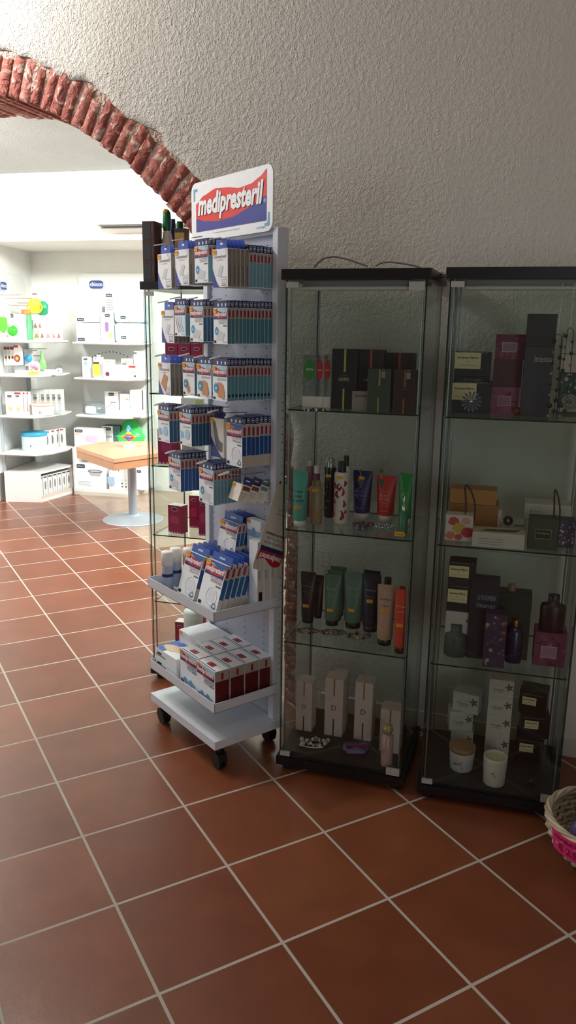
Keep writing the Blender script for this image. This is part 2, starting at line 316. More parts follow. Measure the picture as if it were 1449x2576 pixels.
# vaulted ceiling strip behind the arch, beam, walls and ceiling of the back room
BD = R(-13); bw = Vector((math.cos(BD), math.sin(BD), 0)); bn = Vector((-bw.y, bw.x, 0))
B0 = Vector((-2.377, 7.39, 0))                                   # back left corner of the back room
def quadwall(name, p, q, z0, z1, m, th=.1, side=1):
    p, q = Vector(p), Vector(q); d = (q - p); ln = d.length; ang = math.atan2(d.y, d.x)
    b = MB(); b.box(0, ln, 0 if side > 0 else -th, th if side > 0 else 0, z0, z1, m); return struct(b.build(name, None, (p.x, p.y, 0), ang))
quadwall('wall_back', B0 - bw * .1, B0 + bw * 5.2, 0, 2.14, PL_BACK)
LW = Vector((-2.49, 6.55, 0)); ldir = (B0 - LW).normalized()
quadwall('wall_left', B0 - ldir * 4.2, B0, 0, 2.75, PL_BACK)
quadwall('wall_right', B0 + bw * 5.1 - bn * .2, Vector((2.2, 2.9, 0)), 0, 2.75, PL_BACK)
b = MB(); b.box(-.3, 5.2, 0, .95, 2.13, 2.75, PL_BACK)
bf = Vector((-2.4, 6.56, 0)); struct(b.build('beam_back', None, bf - bw * .2, BD)).name = 'trim_2'
# gently vaulted ceiling of the back room, from the arch wall to the beam
vs = []; n = 24
for i in range(n + 1):
    t = i / n; zz = 2.63 + .10 * math.sin(math.pi * t)
    for x in (-4.3, 3.2):
        ya = 2.717 - (x - .5) * .376 + .47; yb = 6.56 - (x + 2.4) * .2309 + .02
        vs.append((x, ya + (yb - ya) * t, zz))
b = MB(); b.add(vs, [(2 * i, 2 * i + 1, 2 * i + 3, 2 * i + 2) for i in range(n)], PL_VAULT, True); cb_ = struct(b.build('ceiling_back')); cb_.name = 'ceiling.001'
# front room shell (outside the frame, gives the room its bounce light and reflections)
b = MB(); b.box(-6.2, 3.2, -3.4, 5.4, 3.3, 3.4, PL_ROOM); o = struct(b.build('ceiling'))
quadwall('wall_right.001', (1.95, 2.2, 0), (1.75, -3.2, 0), 0, 3.3, PL_ROOM)
quadwall('wall_rear', (3.0, -3.0, 0), (-5.2, -3.0, 0), 0, 3.3, PL_ROOM)
quadwall('wall_left.001', (-5.0, -3.2, 0), (-5.2, 5.0, 0), 0, 3.3, PL_ROOM)
b = MB(); b.box(-.38, 1.7, -.012, 0, 0, .07, mat('c9c4bb', .5)); struct(b.build('baseboard_front', None, W0 , WR))
# air conditioner on the beam
acp = onp(262, 572, bf, bn); b = MB()
prof = [(0, -.02), (-.05, 0), (-.19, .02), (-.21, .08), (-.19, .26), (-.15, .29), (0, .29)]
vs = [(0, y, z) for y, z in prof] + [(.86, y, z) for y, z in prof]; k = len(prof); AW = mat('f3f3ef', .4)
b.add(vs, [(i, i + 1, k + i + 1, k + i) for i in range(k - 1)] + [tuple(range(k)), tuple(range(k, 2 * k))[::-1], (0, k, 2 * k - 1, k - 1)], AW)
aco = b.build('air_conditioner', None, (acp.x, acp.y, 2.20), BD)
tag(aco, 'long white wall-mounted air conditioner on the beam behind the brick arch', 'air conditioner')
b = MB(); b.add([(.04, -.07, .004), (.82, -.07, .004), (.82, -.185, .016), (.04, -.185, .016)], [(0, 1, 2, 3)], mat('8f9290', .5)); b.box(.04, .82, -.13, -.124, -.002, .012, mat('55585a', .5)); b.build('air_vent', aco)
b = MB(); b.box(.06, .8, -.205, -.197, .135, .139, mat('9b9d9a', .5)); b.build('panel_seam', aco)
# ------------------------------------------------------------------ wheeled display rack
RK = Vector((-.232, 2.40, 0)); RA = R(37.6); rA = Vector((math.cos(RA), math.sin(RA), 0)); rB = Vector((-rA.y, rA.x, 0)); RR = RA - math.pi / 2
# rack-local frame for meshes: x = -b (towards the near side), y = a (towards the panel)
def rk(a, b, z=0): return RK + rA * a + rB * b + Vector((0, 0, z))
rack = empty('display_rack', RK, RR)
tag(rack, 'tall pale metal display rack on castors with a red and blue header sign', 'display rack')
PA, PB, BW = .232, .268, .42        # panel front, back; width
def rbx(mb, a0, a1, b0, b1, z0, z1, m): return mb.box(-b1, -b0, a0, a1, z0, z1, m)
b = MB(); rbx(b, PA + .008, PB - .006, 0, BW, .12, 1.765, PANEL)
for k in range(60):
    for c in (.06, .18, .30, .39): b.disc(-c, .28 + k * .0245, .0028, PA + .0075, BLACKTX, 6)
b.build('back_panel', rack)
b = MB()
for b0 in (-.012, BW - .016): rbx(b, PA - .004, PB + .002, b0, b0 + .028, .095, 1.775, RACK)
rbx(b, PA, PB, 0, BW, 1.755, 1.775, RACK); b.build('side_frame', rack, bevel=.002)
b = MB()
for k in range(44): b.disc(PA + .022, .3 + k * .026, .0022, .0132, BLACKTX, 6, ax='x')
b.build('perforated_strip', rack)['kind'] = 'stuff'
b = MB(); rbx(b, -.024, PB, -.03, BW + .005, .088, .118, RACK); b.build('base_plate', rack, bevel=.002)
def tray(z0, z1):
    b = MB(); a0, a1, b0, b1, t = -.024, .238, -.028, BW + .004, .0025
    rbx(b, a0, a1, b0, b1, z0, z0 + .003, RACK)
    rbx(b, a0, a0 + t, b0, b1, z0, z1, RACK); rbx(b, a0, a1, b0, b0 + t, z0, z1, RACK); rbx(b, a0, a1, b1 - t, b1, z0, z1, RACK)
    return b.build('tray', rack)
tray(.221, .256); tray(.543, .578)
for a, bb in ((.012, .0), (.012, BW - .03), (.258, .05), (.258, BW - .03)):
    b = MB(); b.M = Matrix.Translation((-bb, a, 0)); b.box(-.02, .02, -.02, .02, .083, .089, RUBBER); b.loft([(.05, .012, .012), (.085, .012, .012)], RUBBER, 12)
    b.slab([(-.026, .03), (-.02, .055), (0, .064), (.02, .055), (.026, .03), (.02, .024), (-.02, .024)], -.017, .017, RUBBER); c = b.build('castor', rack)
    b = MB(); b.M = Matrix.Translation((-bb, a, .027))
    for s in (-.014, .003):
        vs = [(.027 * math.cos(2 * math.pi * i / 20), y, .027 * math.sin(2 * math.pi * i / 20)) for y in (s, s + .011) for i in range(20)]
        b.add(vs, [tuple(range(20)), tuple(range(20, 40))[::-1]] + [((i + 1) % 20, i, 20 + i, 20 + (i + 1) % 20) for i in range(20)], RUBBER)
    b.build('wheel', c)
# header sign
sy = PA - .012; sx_l, sx_r, z0, z1 = -.492, -.006, 1.775, 1.952; sw = sx_r - sx_l
def rrect(x0, x1, z0, z1, r, n=6):
    p = []
    for cx, cz, a0 in ((x1 - r, z1 - r, 0), (x0 + r, z1 - r, 90), (x0 + r, z0 + r, 180), (x1 - r, z0 + r, 270)):
        p += [(cx + r * math.cos(R(a0 + 90 * i / n)), cz + r * math.sin(R(a0 + 90 * i / n))) for i in range(n + 1)]
    return p
zb = 1.775
b = MB(); pts = rrect(sx_l, sx_r, zb - .01, zb + .185, .03); b.slab(pts, sy, sy + .006, WHITE); sg = b.build('header_sign', rack)
b = MB(); X0, X1 = sx_l + .032, sx_r - .032; Y = sy - .0006; ZZ = zb + .022; HH = .148
def curve_(P_):
    def f(t):
        for (a, ya), (c, yc) in zip(P_, P_[1:]):
            if t <= c + 1e-9: q = (t - a) / (c - a); q = q * q * (3 - 2 * q) * .5 + q * .5; return ZZ + HH * (ya + (yc - ya) * q)
        return ZZ + HH * P_[-1][1]
    return f
wave = curve_([(0, .62), (.12, .78), (.3, .88), (.48, .84), (.64, .77), (.8, .80), (.92, .90), (1, 1.02)])
low = curve_([(0, .30), (.15, .21), (.35, .17), (.55, .20), (.75, .31), (1, .50)])
b.strip(X0, X1, low, wave, Y, REDB, 40); b.strip(X0, X1, lambda t: ZZ, low, Y, SIGNBLUE, 40)
for s in (1, -1):
    cx, cz = ((X0 - .016, zb + .165) if s == 1 else (X1 + .016, zb + .006)); m = mat('5fa5c6', .45)
    b.add([(cx, Y, cz), (cx + s * .026, Y, cz), (cx + s * .026, Y, cz - s * .009), (cx + s * .012, Y, cz - s * .009), (cx + s * .009, Y, cz - s * .014), (cx + s * .009, Y, cz - s * .04), (cx, Y, cz - s * .04)], [(0, 1, 2, 3, 4, 5, 6)], m)
b.build('logo_panel', sg)
b = MB(); b.text('medipresteril', (X0 + X1) / 2 + .001, ZZ + HH * .372, .064, Y - .001, mat('3a1420', .5), w=(X1 - X0) * .932, bold=.042, shear=.22)
b.text('medipresteril', (X0 + X1) / 2, ZZ + HH * .38, .064, Y - .0016, WHITE, w=(X1 - X0) * .93, bold=.04, shear=.22)
b.text('®', X1 - .008, ZZ + HH * .36, .012, Y - .001, WHITE)
b.text('corman', X1 - .03, zb + .0, .011, Y, mat('5fa5c6', .5)); b.text('CE  medipresteril per tutte le medicazioni  Milano 20126', (X0 + X1) / 2 - .02, zb + .009, .005, Y, GREYTX)
b.build('lettering', sg)
# ---------------- packets
CIR = mat('e8edf2', .5); SKIN = mat('c98f68', .6); SKYB = mat('8fc6e4', .5); CYAN = mat('1d93c4', .4); FIG = mat('9fcfe6', .5); LGREY = mat('cfd3d8', .5); GREYBROWN = mat('8b8076', .5, 0, .04)  # last one: grey-brown side of the blue-cornered boxes
def med_front(b, w, h, art, big=False, price=None):
    y = -.0005; t = h
    bandz0, bandz1 = (h * .70, h * .90)
    b.strip(-w / 2, w / 2, lambda t: h * (.90 + .05 * math.sin(6.3 * t)), lambda t: h - .0005, y, MBLUE if big else mat('a9cfdf', .5), 10)
    rl = lambda t: h * (.735 + .05 * (2 * t - 1) ** 2 - .02); ru = lambda t: h * (.895 + .03 * math.sin(6.3 * t))
    b.strip(-w * .47, w * .47, rl, ru, y - .0002, RED, 12); b.strip(-w * .47, w * .47, lambda t: h * .685, rl, y - .0002, NAVY, 12)
    b.text('medipresteril', 0, h * .775, w * .15, y - .0005, WHITE, w=w * .9, bold=.03, shear=.2)
    if art in ('pad', 'big', 'big2', 'wipes'):
        nm = {'pad': 'DELICATO', 'big': 'IMPERMEABILI', 'big2': 'DELICATE', 'wipes': 'TAMPONCINI'}[art]
        b.text(nm, w * .46, h * .56, w * .085, y, GREYTX, align='R', w=w * .55); b.text('POST-OPERATORIE' if big else 'strisce ASSORBENTI', w * .46, h * .63, w * .06, y, RED if big else GREYTX, align='R', w=w * .6)
        b.rect(w * .2, w * .46, h * .49, h * .525, y, GREYTX)
    if art == 'pad':
        b.slab([(-w * .3, h * .12), (-w * .18, h * .4), (w * .3, h * .3), (w * .2, h * .1)], y, y - .0002, LGREY); b.disc(-w * .26, h * .36, w * .13, y - .0004, CYAN, rz=w * .16); b.disc(-w * .26, h * .35, w * .04, y - .0006, WHITE)
    if art == 'lines':
        b.rect(-w * .05, w * .46, h * .12, h * .66, y, mat('cfe4f0', .5))
        for q in range(4): b.tube([(-w * (.36 - .16 * q) + w * .25 * t * t, y, h * (.64 - .5 * t)) for t in (0, .25, .5, .75, 1)], .0007, mat('7d3346', .5) if q < 2 else MBLUE, 4)
    if art in ('brown', 'browns'):
        for q in range(1 if art == 'brown' else 4):
            cx, cz = (w * .02 + q * w * .08, h * (.33 - .03 * abs(q - 1.5))); an = R(118 - q * 4); n = 14; L_, wd_ = h * .22, w * .14
            pts = []
            for i in range(n):
                a = 2 * math.pi * i / n; px, pz = (L_ - wd_) * (1 if math.cos(a) > 0 else -1) + wd_ * math.cos(a), wd_ * math.sin(a)
                pts.append((cx - w * .1 + px * math.cos(an) - pz * math.sin(an), cz + px * math.sin(an) + pz * math.cos(an)))
            b.slab(pts, y - .0002 * q, y - .0002 * q - .0002, SKIN)
        b.disc(-w * .24, h * .36, w * .15, y - .0012, CYAN, rz=w * .18); b.disc(-w * .24, h * .35, w * .05, y - .0014, WHITE); b.text('RESISTENTE', w * .44, h * .58, w * .08, y, GREYTX, align='R')
    if art == 'blue':
        b.slab([(-w * .4, h * .2), (-w * .42, h * .45), (-w * .2, h * .42), (-w * .1, h * .25)], y, y - .0002, SKYB); b.disc(w * .16, h * .36, w * .2, y - .0003, FIG, rz=w * .22); b.text('impermeabili', w * .4, h * .56, w * .08, y, GREYTX, align='R')
    if art in ('big', 'big2'):
        b.tube([(w * .12 + w * .26 * math.cos(a / 16 * 6.283), y, h * .27 + h * .19 * math.sin(a / 16 * 6.283)) for a in range(16)], .0008, LGREY, 4, True); b.rect(-w * .05, w * .25, h * .16, h * .4, y, mat('dfe2e6', .5))
        b.tube([(w * .33 + w * .08 * math.cos(a / 12 * 6.283), y, h * .1 + w * .08 * math.sin(a / 12 * 6.283)) for a in range(12)], .0012, NAVY, 4, True)
    if art == 'wipes':
        for q in range(5): b.disc(-w * .36 + q * w * .16, h * (.1 + .03 * (q % 2)), w * .1, y - .0002 * q, mat('6f93b8', .5), rz=h * .05 * (1 + q % 2))
        b.text('MONOUSO', w * .42, h * .48, w * .11, y, GREYTX, align='R', w=w * .5)
    b.rect(-w * .46, -w * .3, h * .03, h * .1, y, BLACKTX); b.text('corman', w * .3, h * .04, w * .07, y, CYAN)
def cer_front(b, w, h, tan=False):
    y = -.0005
    b.strip(-w / 2, w * .0, lambda t: 0, lambda t: h * (.5 * (1 - t) ** 1.6 * (1 if t < .98 else 0)), y, SIGNBLUE, 14)
    b.text('ceroxmed', 0, h * .76, w * .12, y, GREYTX, w=w * .8, bold=.01); b.disc(0, h * .71, w * .25, y, mat('dc9c9c', .5), rz=h * .012)
    if tan: b.slab([(-w * .3, h * .35), (-w * .02, h * .68), (w * .3, h * .58), (w * .05, h * .1)], y, y - .0003, SKIN)
    else: b.slab([(-w * .2, h * .3), (w * .0, h * .58), (w * .22, h * .55), (w * .05, h * .28)], y, y - .0003, LGREY)
    b.rect(w * .1, w * .42, h * .03, h * .055, y, mat('9a5a5a', .5)); b.tube([(w * .12, y, h * .08), (w * .4, y, h * .08), (w * .4, y, h * .2), (w * .12, y, h * .2)], .0005, GREYTX, 4, True); b.text('12', w * .26, h * .1, h * .06, y, GREYTX)
    b.text('adhesive strips', w * .26, h * .24, w * .05, y, GREYTX)
def sticker(par, w, h, big=1):
    b = MB(); b.box(-w * .49, -w * .49 + .02 * big, -.0022, -.0012, h - .015 * big, h - .002, ORANGE); b.text('€ 3.90', -w * .49 + .01 * big, h - .0105 * big, .006 * big, -.0024, mat('6a4312', .5), w=.015 * big); return b.build('price_sticker', par)
def packet(kind, w, d, h, art, front=True, side=None, big=False, tab='full', name='plaster_box'):
    b = MB(); g = .0004
    if kind == 'med':
        b.box(-w / 2, w / 2, 0, d - .0008, 0, h, WHITE); x = w / 2 + g
        sc1 = h * .70; b.rectx(g, d - .0012, h * .02, sc1, x, side or TEAL); b.rectx(g, d - .0012, sc1, h - .001, x, TAUPE if not big else mat('b9a99b', .5))
        lw_ = min(d * .22, .0045); b.rectx(d * .5 - lw_, d * .5 + lw_, h * .74, h * .93, x + g, RED); b.rectx(d * .5 + lw_ * .3, d * .5 + lw_, h * .74, h * .93, x + 2 * g, NAVY)
        if big: b.rectx(g, d - .0012, h * .0, h * .27, x + g, mat('c9bcaf', .5))
        if art == 'browns': b.rectx(d * .2, d * .7, h * .12, h * .2, x + g, BLACKTX)
    elif kind == 'cer':
        b.box(-w / 2, w / 2, 0, d - .0008, 0, h, WHITE); x = w / 2 + g; b.rectx(g, d - .0012, 0.001, h - .001, x, GREYBROWN); b.disc(d / 2, h * .93, .0015, x + g, BLACKTX, 6, ax='x')
        b.text('ceroxmed', d * .5 + .003, h * .3, .006, x + 2 * g, mat('4b443e', .5), face='up+x', w=h * .5)
    root = b.build(name)
    if tab == 'full':
        b = MB(); hh = .0215; b.box(-w * .47, w * .47, .001, d - .0014, h, h + hh, NAVY)
        b.tube([(w * .47 + .0006, d / 2 + d * .34 * math.cos(a / 14 * 6.283), h + hh / 2 + .0075 * math.sin(a / 14 * 6.283)) for a in range(14)], .0008, CIR, 4, True)
        b.rectx(d * .35, d * .62, h + hh * .38, h + hh * .62, w * .47 + .001, CIR)
        for q in (-.22, .05, .3): b.rect(q * w, q * w + w * .09, h + .004, h + .013, -.0002 + .001, CIR)
        b.build('hanging_tab', root)
    elif tab == 'flap':
        b = MB(); p = [(-w * .36, h), (w * .36, h), (w * .36, h + .022), (w * .30, h + .028), (-w * .30, h + .028), (-w * .36, h + .022)]; b.slab(p, d * .35, d * .35 + .0012, mat('2f4fb0', .35)); b.rect(-w * .08, w * .08, h + .012, h + .018, d * .35 - .0003, WHITE); b.build('hanging_tab', root)
    elif tab == 'back':
        b = MB(); b.slab([(-w * .5, h * .96), (w * .5, h * .96), (w * .5, h + .028), (-w * .5, h + .028)], d - .0006, d + .0002, mat('24479b', .35)); b.rect(-w * .14, w * .14, h + .010, h + .017, d - .001, SKYB); b.rect(-w * .47, w * .47, h + .001, h + .003, d - .001, NAVY); b.build('hanging_tab', root)
    if front:
        b = MB()
        if kind == 'med': med_front(b, w, h, art, big)
        else: cer_front(b, w, h, art == 'tan')
        b.build('front_label', root); sticker(root, w, h, 1.3 if big else 1)
    return root
PR = {}
def pk(*a, **k):
    key = (a, tuple(sorted(k.items(), key=lambda t: t[0])))
    if key in PR: return copy_tree(PR[key])
    PR[key] = packet(*a, **k); return PR[key]
HN = ['nearest', 'second nearest', 'third nearest', 'farthest']; RN = ['top', 'second', 'third', 'fourth', 'fifth']
def hook(a0, b_, z, loop=True):
    b = MB(); x = -b_
    b.tube([(x, PA + .006, z), (x, a0 + .03, z + .002), (x, a0 + .004, z + .006)], .0018, STEEL, 6)
    pts = []
    for i in range(11):
        t = i / 10 * 2 * math.pi; pts.append((x + .0075 * math.sin(t), a0 - .016 - .02 * math.cos(t), z + .010 + .006 * (1 - (i / 10)) * 0 + .004 * math.cos(t) * -1))
    b.tube(pts, .0021, mat('e2e5ea', .35), 6, True); return b.build('hook', rack)
def stack(kind, n, a0, da, b_, z, w, d, h, art, desc, row, hk, side=None, big=False, tab='full', zj=0, hk_on=True, start=0):
    for k in range(n):
        o = pk(kind, w, d, h, art, front=(k == 0 and start == 0), side=side, big=big, tab=tab)
        o.location = rk(a0 + da * k, b_ + w / 2 + random.uniform(-.0008, .0008), z + random.uniform(-.001, .001) + zj * k); o.rotation_euler = (0, 0, RR)
        kk = k + start
        tag(o, f"{desc}, {'front' if kk == 0 else ORD[kk]} on {HN[hk]} hook, {RN[row]} row", 'box', f"boxes on the {HN[hk]} hook of the {RN[row]} row")
    if hk_on and start == 0: hook(a0, b_ + w / 2, z + h + (.014 if tab == 'full' else .018))
TB = mat('4a7f8f', .45); GB = mat('6e9fae', .45); DB = mat('2c5d84', .45)
D_TEAL = 'white red-banded plaster box with teal side'; D_CER = 'white blue-cornered box with taupe side'; D_BLU = 'white waterproof plaster box with dark blue side'
st = .0140
stack('cer', 5, .064, .0155, .020, 1.592, .085, .0155, .112, 'grey', D_CER, 0, 0, tab='flap')
stack('med', 7, .064 + 5 * .0155 + .001, .0138, .020, 1.592, .080, .0138, .104, 'pad', D_TEAL, 0, 0, side=GB, start=5)
stack('med', 4, .066, .0145, .135, 1.609, .082, .0145, .112, 'pad', D_TEAL, 0, 1, side=GB)
stack('cer', 6, .064, .0155, .250, 1.606, .088, .0155, .112, 'grey', D_CER, 0, 2, tab='flap')
stack('cer', 2, .060, .0155, .360, 1.598, .092, .0155, .113, 'grey', D_CER, 0, 3, tab='flap')
stack('med', 13, .063, st, .020, 1.420, .080, st, .110, 'pad', D_TEAL, 1, 0, side=TB)
stack('med', 4, .062, st, .160, 1.424, .083, st, .112, 'pad', D_TEAL, 1, 1, side=DB)
stack('med', 2, .061, .018, .272, 1.440, .072, .018, .100, 'lines', 'white suture strip box with curved lines', 1, 2, side=TEAL)
stack('cer', 10, .068, .0155, .362, 1.416, .086, .0155, .110, 'grey', D_CER, 1, 3, tab='flap')
stack('med', 13, .061, st, .020, 1.244, .085, st, .110, 'browns', 'slim box showing several brown plasters', 2, 0, side=TEAL)
stack('med', 3, .070, .0145, .128, 1.244, .090, .0145, .110, 'browns', 'slim box showing fanned brown plasters', 2, 1, side=TEAL)
stack('med', 2, .066, .0145, .226, 1.246, .078, .0145, .110, 'brown', 'slim box showing one brown plaster', 2, 2, side=TEAL)
stack('cer', 4, .045, .0165, .350, 1.238, .085, .0165, .110, 'tan', 'white box showing one tan plaster', 2, 3, tab='flap')
stack('med', 7, .118, .0172, .020, 1.029, .092, .0172, .140, 'big', 'large white surgical dressing box', 3, 0, side=mat('1f4f93', .45), big=True)
stack('med', 9, .061, .0145, .242, 1.073, .080, .0145, .111, 'blue', D_BLU, 3, 2, side=DB)
stack('med', 4, .043, .0155, .362, 1.073, .082, .0155, .111, 'blue', D_BLU, 3, 3, side=DB)
stack('med', 8, .076, .0140, .128, .888, .092, .0140, .119, 'pad', D_TEAL, 4, 1, side=GB)
stack('med', 7, .062, .0155, .322, .902, .085, .0155, .116, 'pad', 'white red-banded plaster box with deep blue side', 4, 3, side=MBLUE)
# grey ankle support box on the second nearest hook, fourth row
b = MB(); b.box(-.04, .04, 0, .03, 0, .13, mat('d8d2c6', .5)); o = b.build('ankle_support_box'); o.location = rk(.115, .165, 1.045); o.rotation_euler = (0, 0, RR)
tag(o, 'pale box with a grey ankle support, half hidden behind the large dressing boxes', 'box')
b = MB(); b.strip(-.04, .04, lambda t: 0, lambda t: .07 * (1 - t) ** 1.5, -.0005, SIGNBLUE, 12); b.slab([(-.03, .12), (-.012, .12), (.01, .06), (.034, .05), (.03, .02), (-.005, .025)], -.0006, -.001, mat('6f6e74', .6)); b.build('front_label', o)
sticker(o, .08, .13); b = MB(); b.slab([(-.03, .13), (.03, .13), (.03, .152), (-.03, .152)], .014, .015, NAVY); b.build('hanging_tab', o)
hook(.115, .165, 1.19)
# four small cube cartons hanging askew
for k in range(4):
    b = MB(); w, d, h = .066, .036, .058; b.box(-w / 2, w / 2, 0, d, 0, h, mat('e6ddd2', .5))
    cc = mat('7b4a37', .5) if k < 2 else mat('6d8a84', .5)
    b.rectx(d * .12, d * .88, h * .7, h * .93, w / 2 + .0005, cc)
    for q in range(3): b.rectx(d * .12, d * (.7 - .12 * q), h * (.5 - .14 * q), h * (.52 - .14 * q), w / 2 + .0005, GREYTX)
    o = b.build('tape_carton'); o.location = rk(.118 + .036 * k - .01, .06, .918 - .004 * k); o.rotation_euler = (R(-20), R(0), RR + R(-6))
    o.rotation_mode = 'XYZ'
    tag(o, f"small askew cube carton with {'brown' if k < 2 else 'grey-green'} band, {ORD[k]} from front, below large boxes", 'carton', 'small cartons hanging askew')
    b = MB(); b.slab([(-w * .45, h), (w * .45, h), (w * .45, h + .026), (-w * .45, h + .026)], d - .001, d, NAVY); b.rect(-w * .2, w * .2, h + .012, h + .016, d - .0016, WHITE); b.build('hanging_tab', o)
    if k == 0: sticker(o, w, h)
hook(.09, .06, .998)
# ---------------- upper tray
def lean(o, a, b_, z, deg): o.location = rk(a, b_, z); o.rotation_mode = 'XYZ'; o.rotation_euler = (R(-deg), 0, RR)
def leanstack(n, a0, da, b0, db, z, w, d, h, art, desc, where, deg, side):
    for k in range(n):
        o = pk('med', w, d, h, art, front=True, side=side, big=True, tab='back'); lean(o, a0 + da * k, b0 + db * k + w / 2, z - d * math.sin(R(-deg)) * 0 + .001, deg)
        tag(o, f"{desc}, {'front' if k == 0 else ORD[k]} of row {where}", 'box', f"dressing boxes {where}")
leanstack(5, .022, .0215, .178, 0, .549, .112, .018, .155, 'big2', 'white leaning dressing box', 'in middle of upper tray', 17, mat('27538f', .45))
leanstack(5, .020, .0225, .030, 0, .549, .122, .018, .160, 'big', 'white leaning dressing box', 'at near corner of upper tray', 17, mat('235a92', .45))
leanstack(4, .150, .0165, .115, 0, .706, .112, .0145, .108, 'big', 'smaller red-banded dressing box', 'standing high behind upper tray boxes', 10, mat('235a92', .45))
SUP = mat('e9eef4', .5)
for k in range(3):
    hw = .024; b = MB(); b.box(-hw, hw, 0, .026, 0, .235, SUP); x_ = hw + .0003; b.rectx(.002, .0245, .004, .231, x_, mat('cdc5bc', .5)); b.text('DROP', .013, .12, .011, x_ + .0004, GREYTX, face='up+x', w=.03)
    if k == 0: b.rectx(.006, .02, .02, .06, x_ + .0003, BLACKTX)
    o = b.build('tall_dressing_box'); o.location = rk(.150 + .0275 * k, .0, .549); o.rotation_euler = (0, 0, RR)
    tag(o, f"tall white box with beige side, {ORD[k]} of three at upper tray's panel end", 'box', 'tall white boxes at the end of the upper tray')
b = MB(); b.box(-.040, .040, 0, .026, 0, .285, SUP); o = b.build('tall_dressing_box'); o.location = rk(.200, .070, .549); o.rotation_euler = (0, 0, RR); tag(o, 'tall white box with pale blue stripe behind the leaning dressing boxes', 'box')
b = MB(); b.rect(-.040, .040, .225, .248, -.0005, mat('8fb2d4', .5)); b.disc(0, .243, .011, -.001, mat('7da2c8', .5), rz=.016); b.text('DROP', 0, .20, .014, -.0005, mat('8fb2d4', .5)); b.rect(-.040, .040, .02, .185, -.0004, mat('c4d6ea', .5)); b.build('front_label', o); sticker(o, .080, .285)
for k, (a, bb) in enumerate(((.015, .345), (.062, .368), (.100, .340))):
    b = MB(); b.lathe([(.0, .0), (.0205, .0), (.0205, .09), (.0195, .094)], mat('aab6cc', .35)); b.lathe([(.0208, .05), (.0208, .062)], NAVY)
    o = b.build('spray_can'); o.location = rk(a, bb, .546); tag(o, f"white-capped spray can with navy ring, {('front', 'middle', 'rear')[k]} of three on upper tray", 'spray can', 'spray cans on the upper tray')
    b = MB(); b.lathe([(.0, .0), (.0212, .0), (.0212, .046), (.019, .050), (0, .050)], mat('f2efe9', .4)); b.M = Matrix.Identity(4); c = b.build('cap', o); c.location = (0, 0, .092)
# ---------------- lower tray
for i in range(4):
    for j in range(2):
        if j == 1 and i == 3: pass
        o = pk('med', .120, .0570, .127, 'wipes', front=True, side=mat('5e1318', .45), big=False, tab='none', name='wipes_box')
        if not any(c.name.startswith('top_print') for c in o.children):
            b = MB(); b.M = Matrix.Translation((0, 0, .1272)); b.add([(-.055, .004, 0), (.055, .004, 0), (.055, .0075, 0), (-.055, .0075, 0)], [(0, 1, 2, 3)], NAVY); b.add([(-.02, .014, 0), (.02, .014, 0), (.02, .036, 0), (-.02, .036, 0)], [(0, 1, 2, 3)], RED)
            b.add([(-.004, .014, .0002), (.004, .014, .0002), (.004, .036, .0002), (-.004, .036, .0002)], [(0, 1, 2, 3)], NAVY); b.build('top_print', o)
        o.location = rk(.001 + .0605 * i + (.008 if j else 0), .066 + j * .127, .2245 - (.0 if j else 0)); o.rotation_euler = (0, 0, RR + random.uniform(-.01, .01))
        tag(o, f"white and dark red wipes carton, {ORD[i]} from front, {'near' if j == 0 else 'far'} row of lower tray", 'box', 'wipes cartons in the lower tray')
for k in range(2):
    b = MB(); b.box(-.075, .075, 0, .10, 0, .038, WHITE); b.rect(-.07, .0, .012, .016, -.0005, GREYTX); b.rectx(.01, .09, .01, .028, .0753, mat('d8dade', .5)); b.rect(-.06, -.03, .018, .026, -.0006, BLACKTX)
    o = b.build('glove_box'); o.location = rk(.0, .345, .2245 + .0385 * k); o.rotation_euler = (0, 0, RR + R(2))
    tag(o, f"flat white and blue carton, {'lower' if k == 0 else 'upper'} of two stacked in the lower tray", 'box', 'flat cartons in the lower tray')
    if k:
        b = MB(); b.add([(-.074, .001, .0385), (-.02, .001, .0385), (-.03, .05, .0385), (.0, .099, .0385), (-.074, .099, .0385)], [(0, 1, 2, 3, 4)], mat('3f6cb8', .4))
        pts = [(-.02 + .045 * math.cos(t / 10 * 6.28) * (1 + .25 * math.cos(t)), .045 + .026 * math.sin(t / 10 * 6.28), .0388) for t in range(10)]; b.add(pts, [tuple(range(10))], mat('dcc3a8', .6)); b.add([(.02, .05, .0392), (.06, .06, .0392), (.055, .075, .0392), (.01, .068, .0392)], [(0, 1, 2, 3)], mat('1c2130', .5)); b.build('top_print', o)
b = MB(); b.box(-.08, .08, 0, .13, 0, .128, mat('dfe3ea', .5)); b.rect(-.07, .07, .1, .12, -.0005, LGREY); b.text('medipresteril', 0, .075, .012, -.0006, GREYTX, w=.1)
o = b.build('large_white_carton'); o.location = rk(.095, .33, .2245); o.rotation_euler = (0, 0, RR); tag(o, 'large plain white carton at the far back of the lower tray', 'box')
sticker(o, .16, .128)
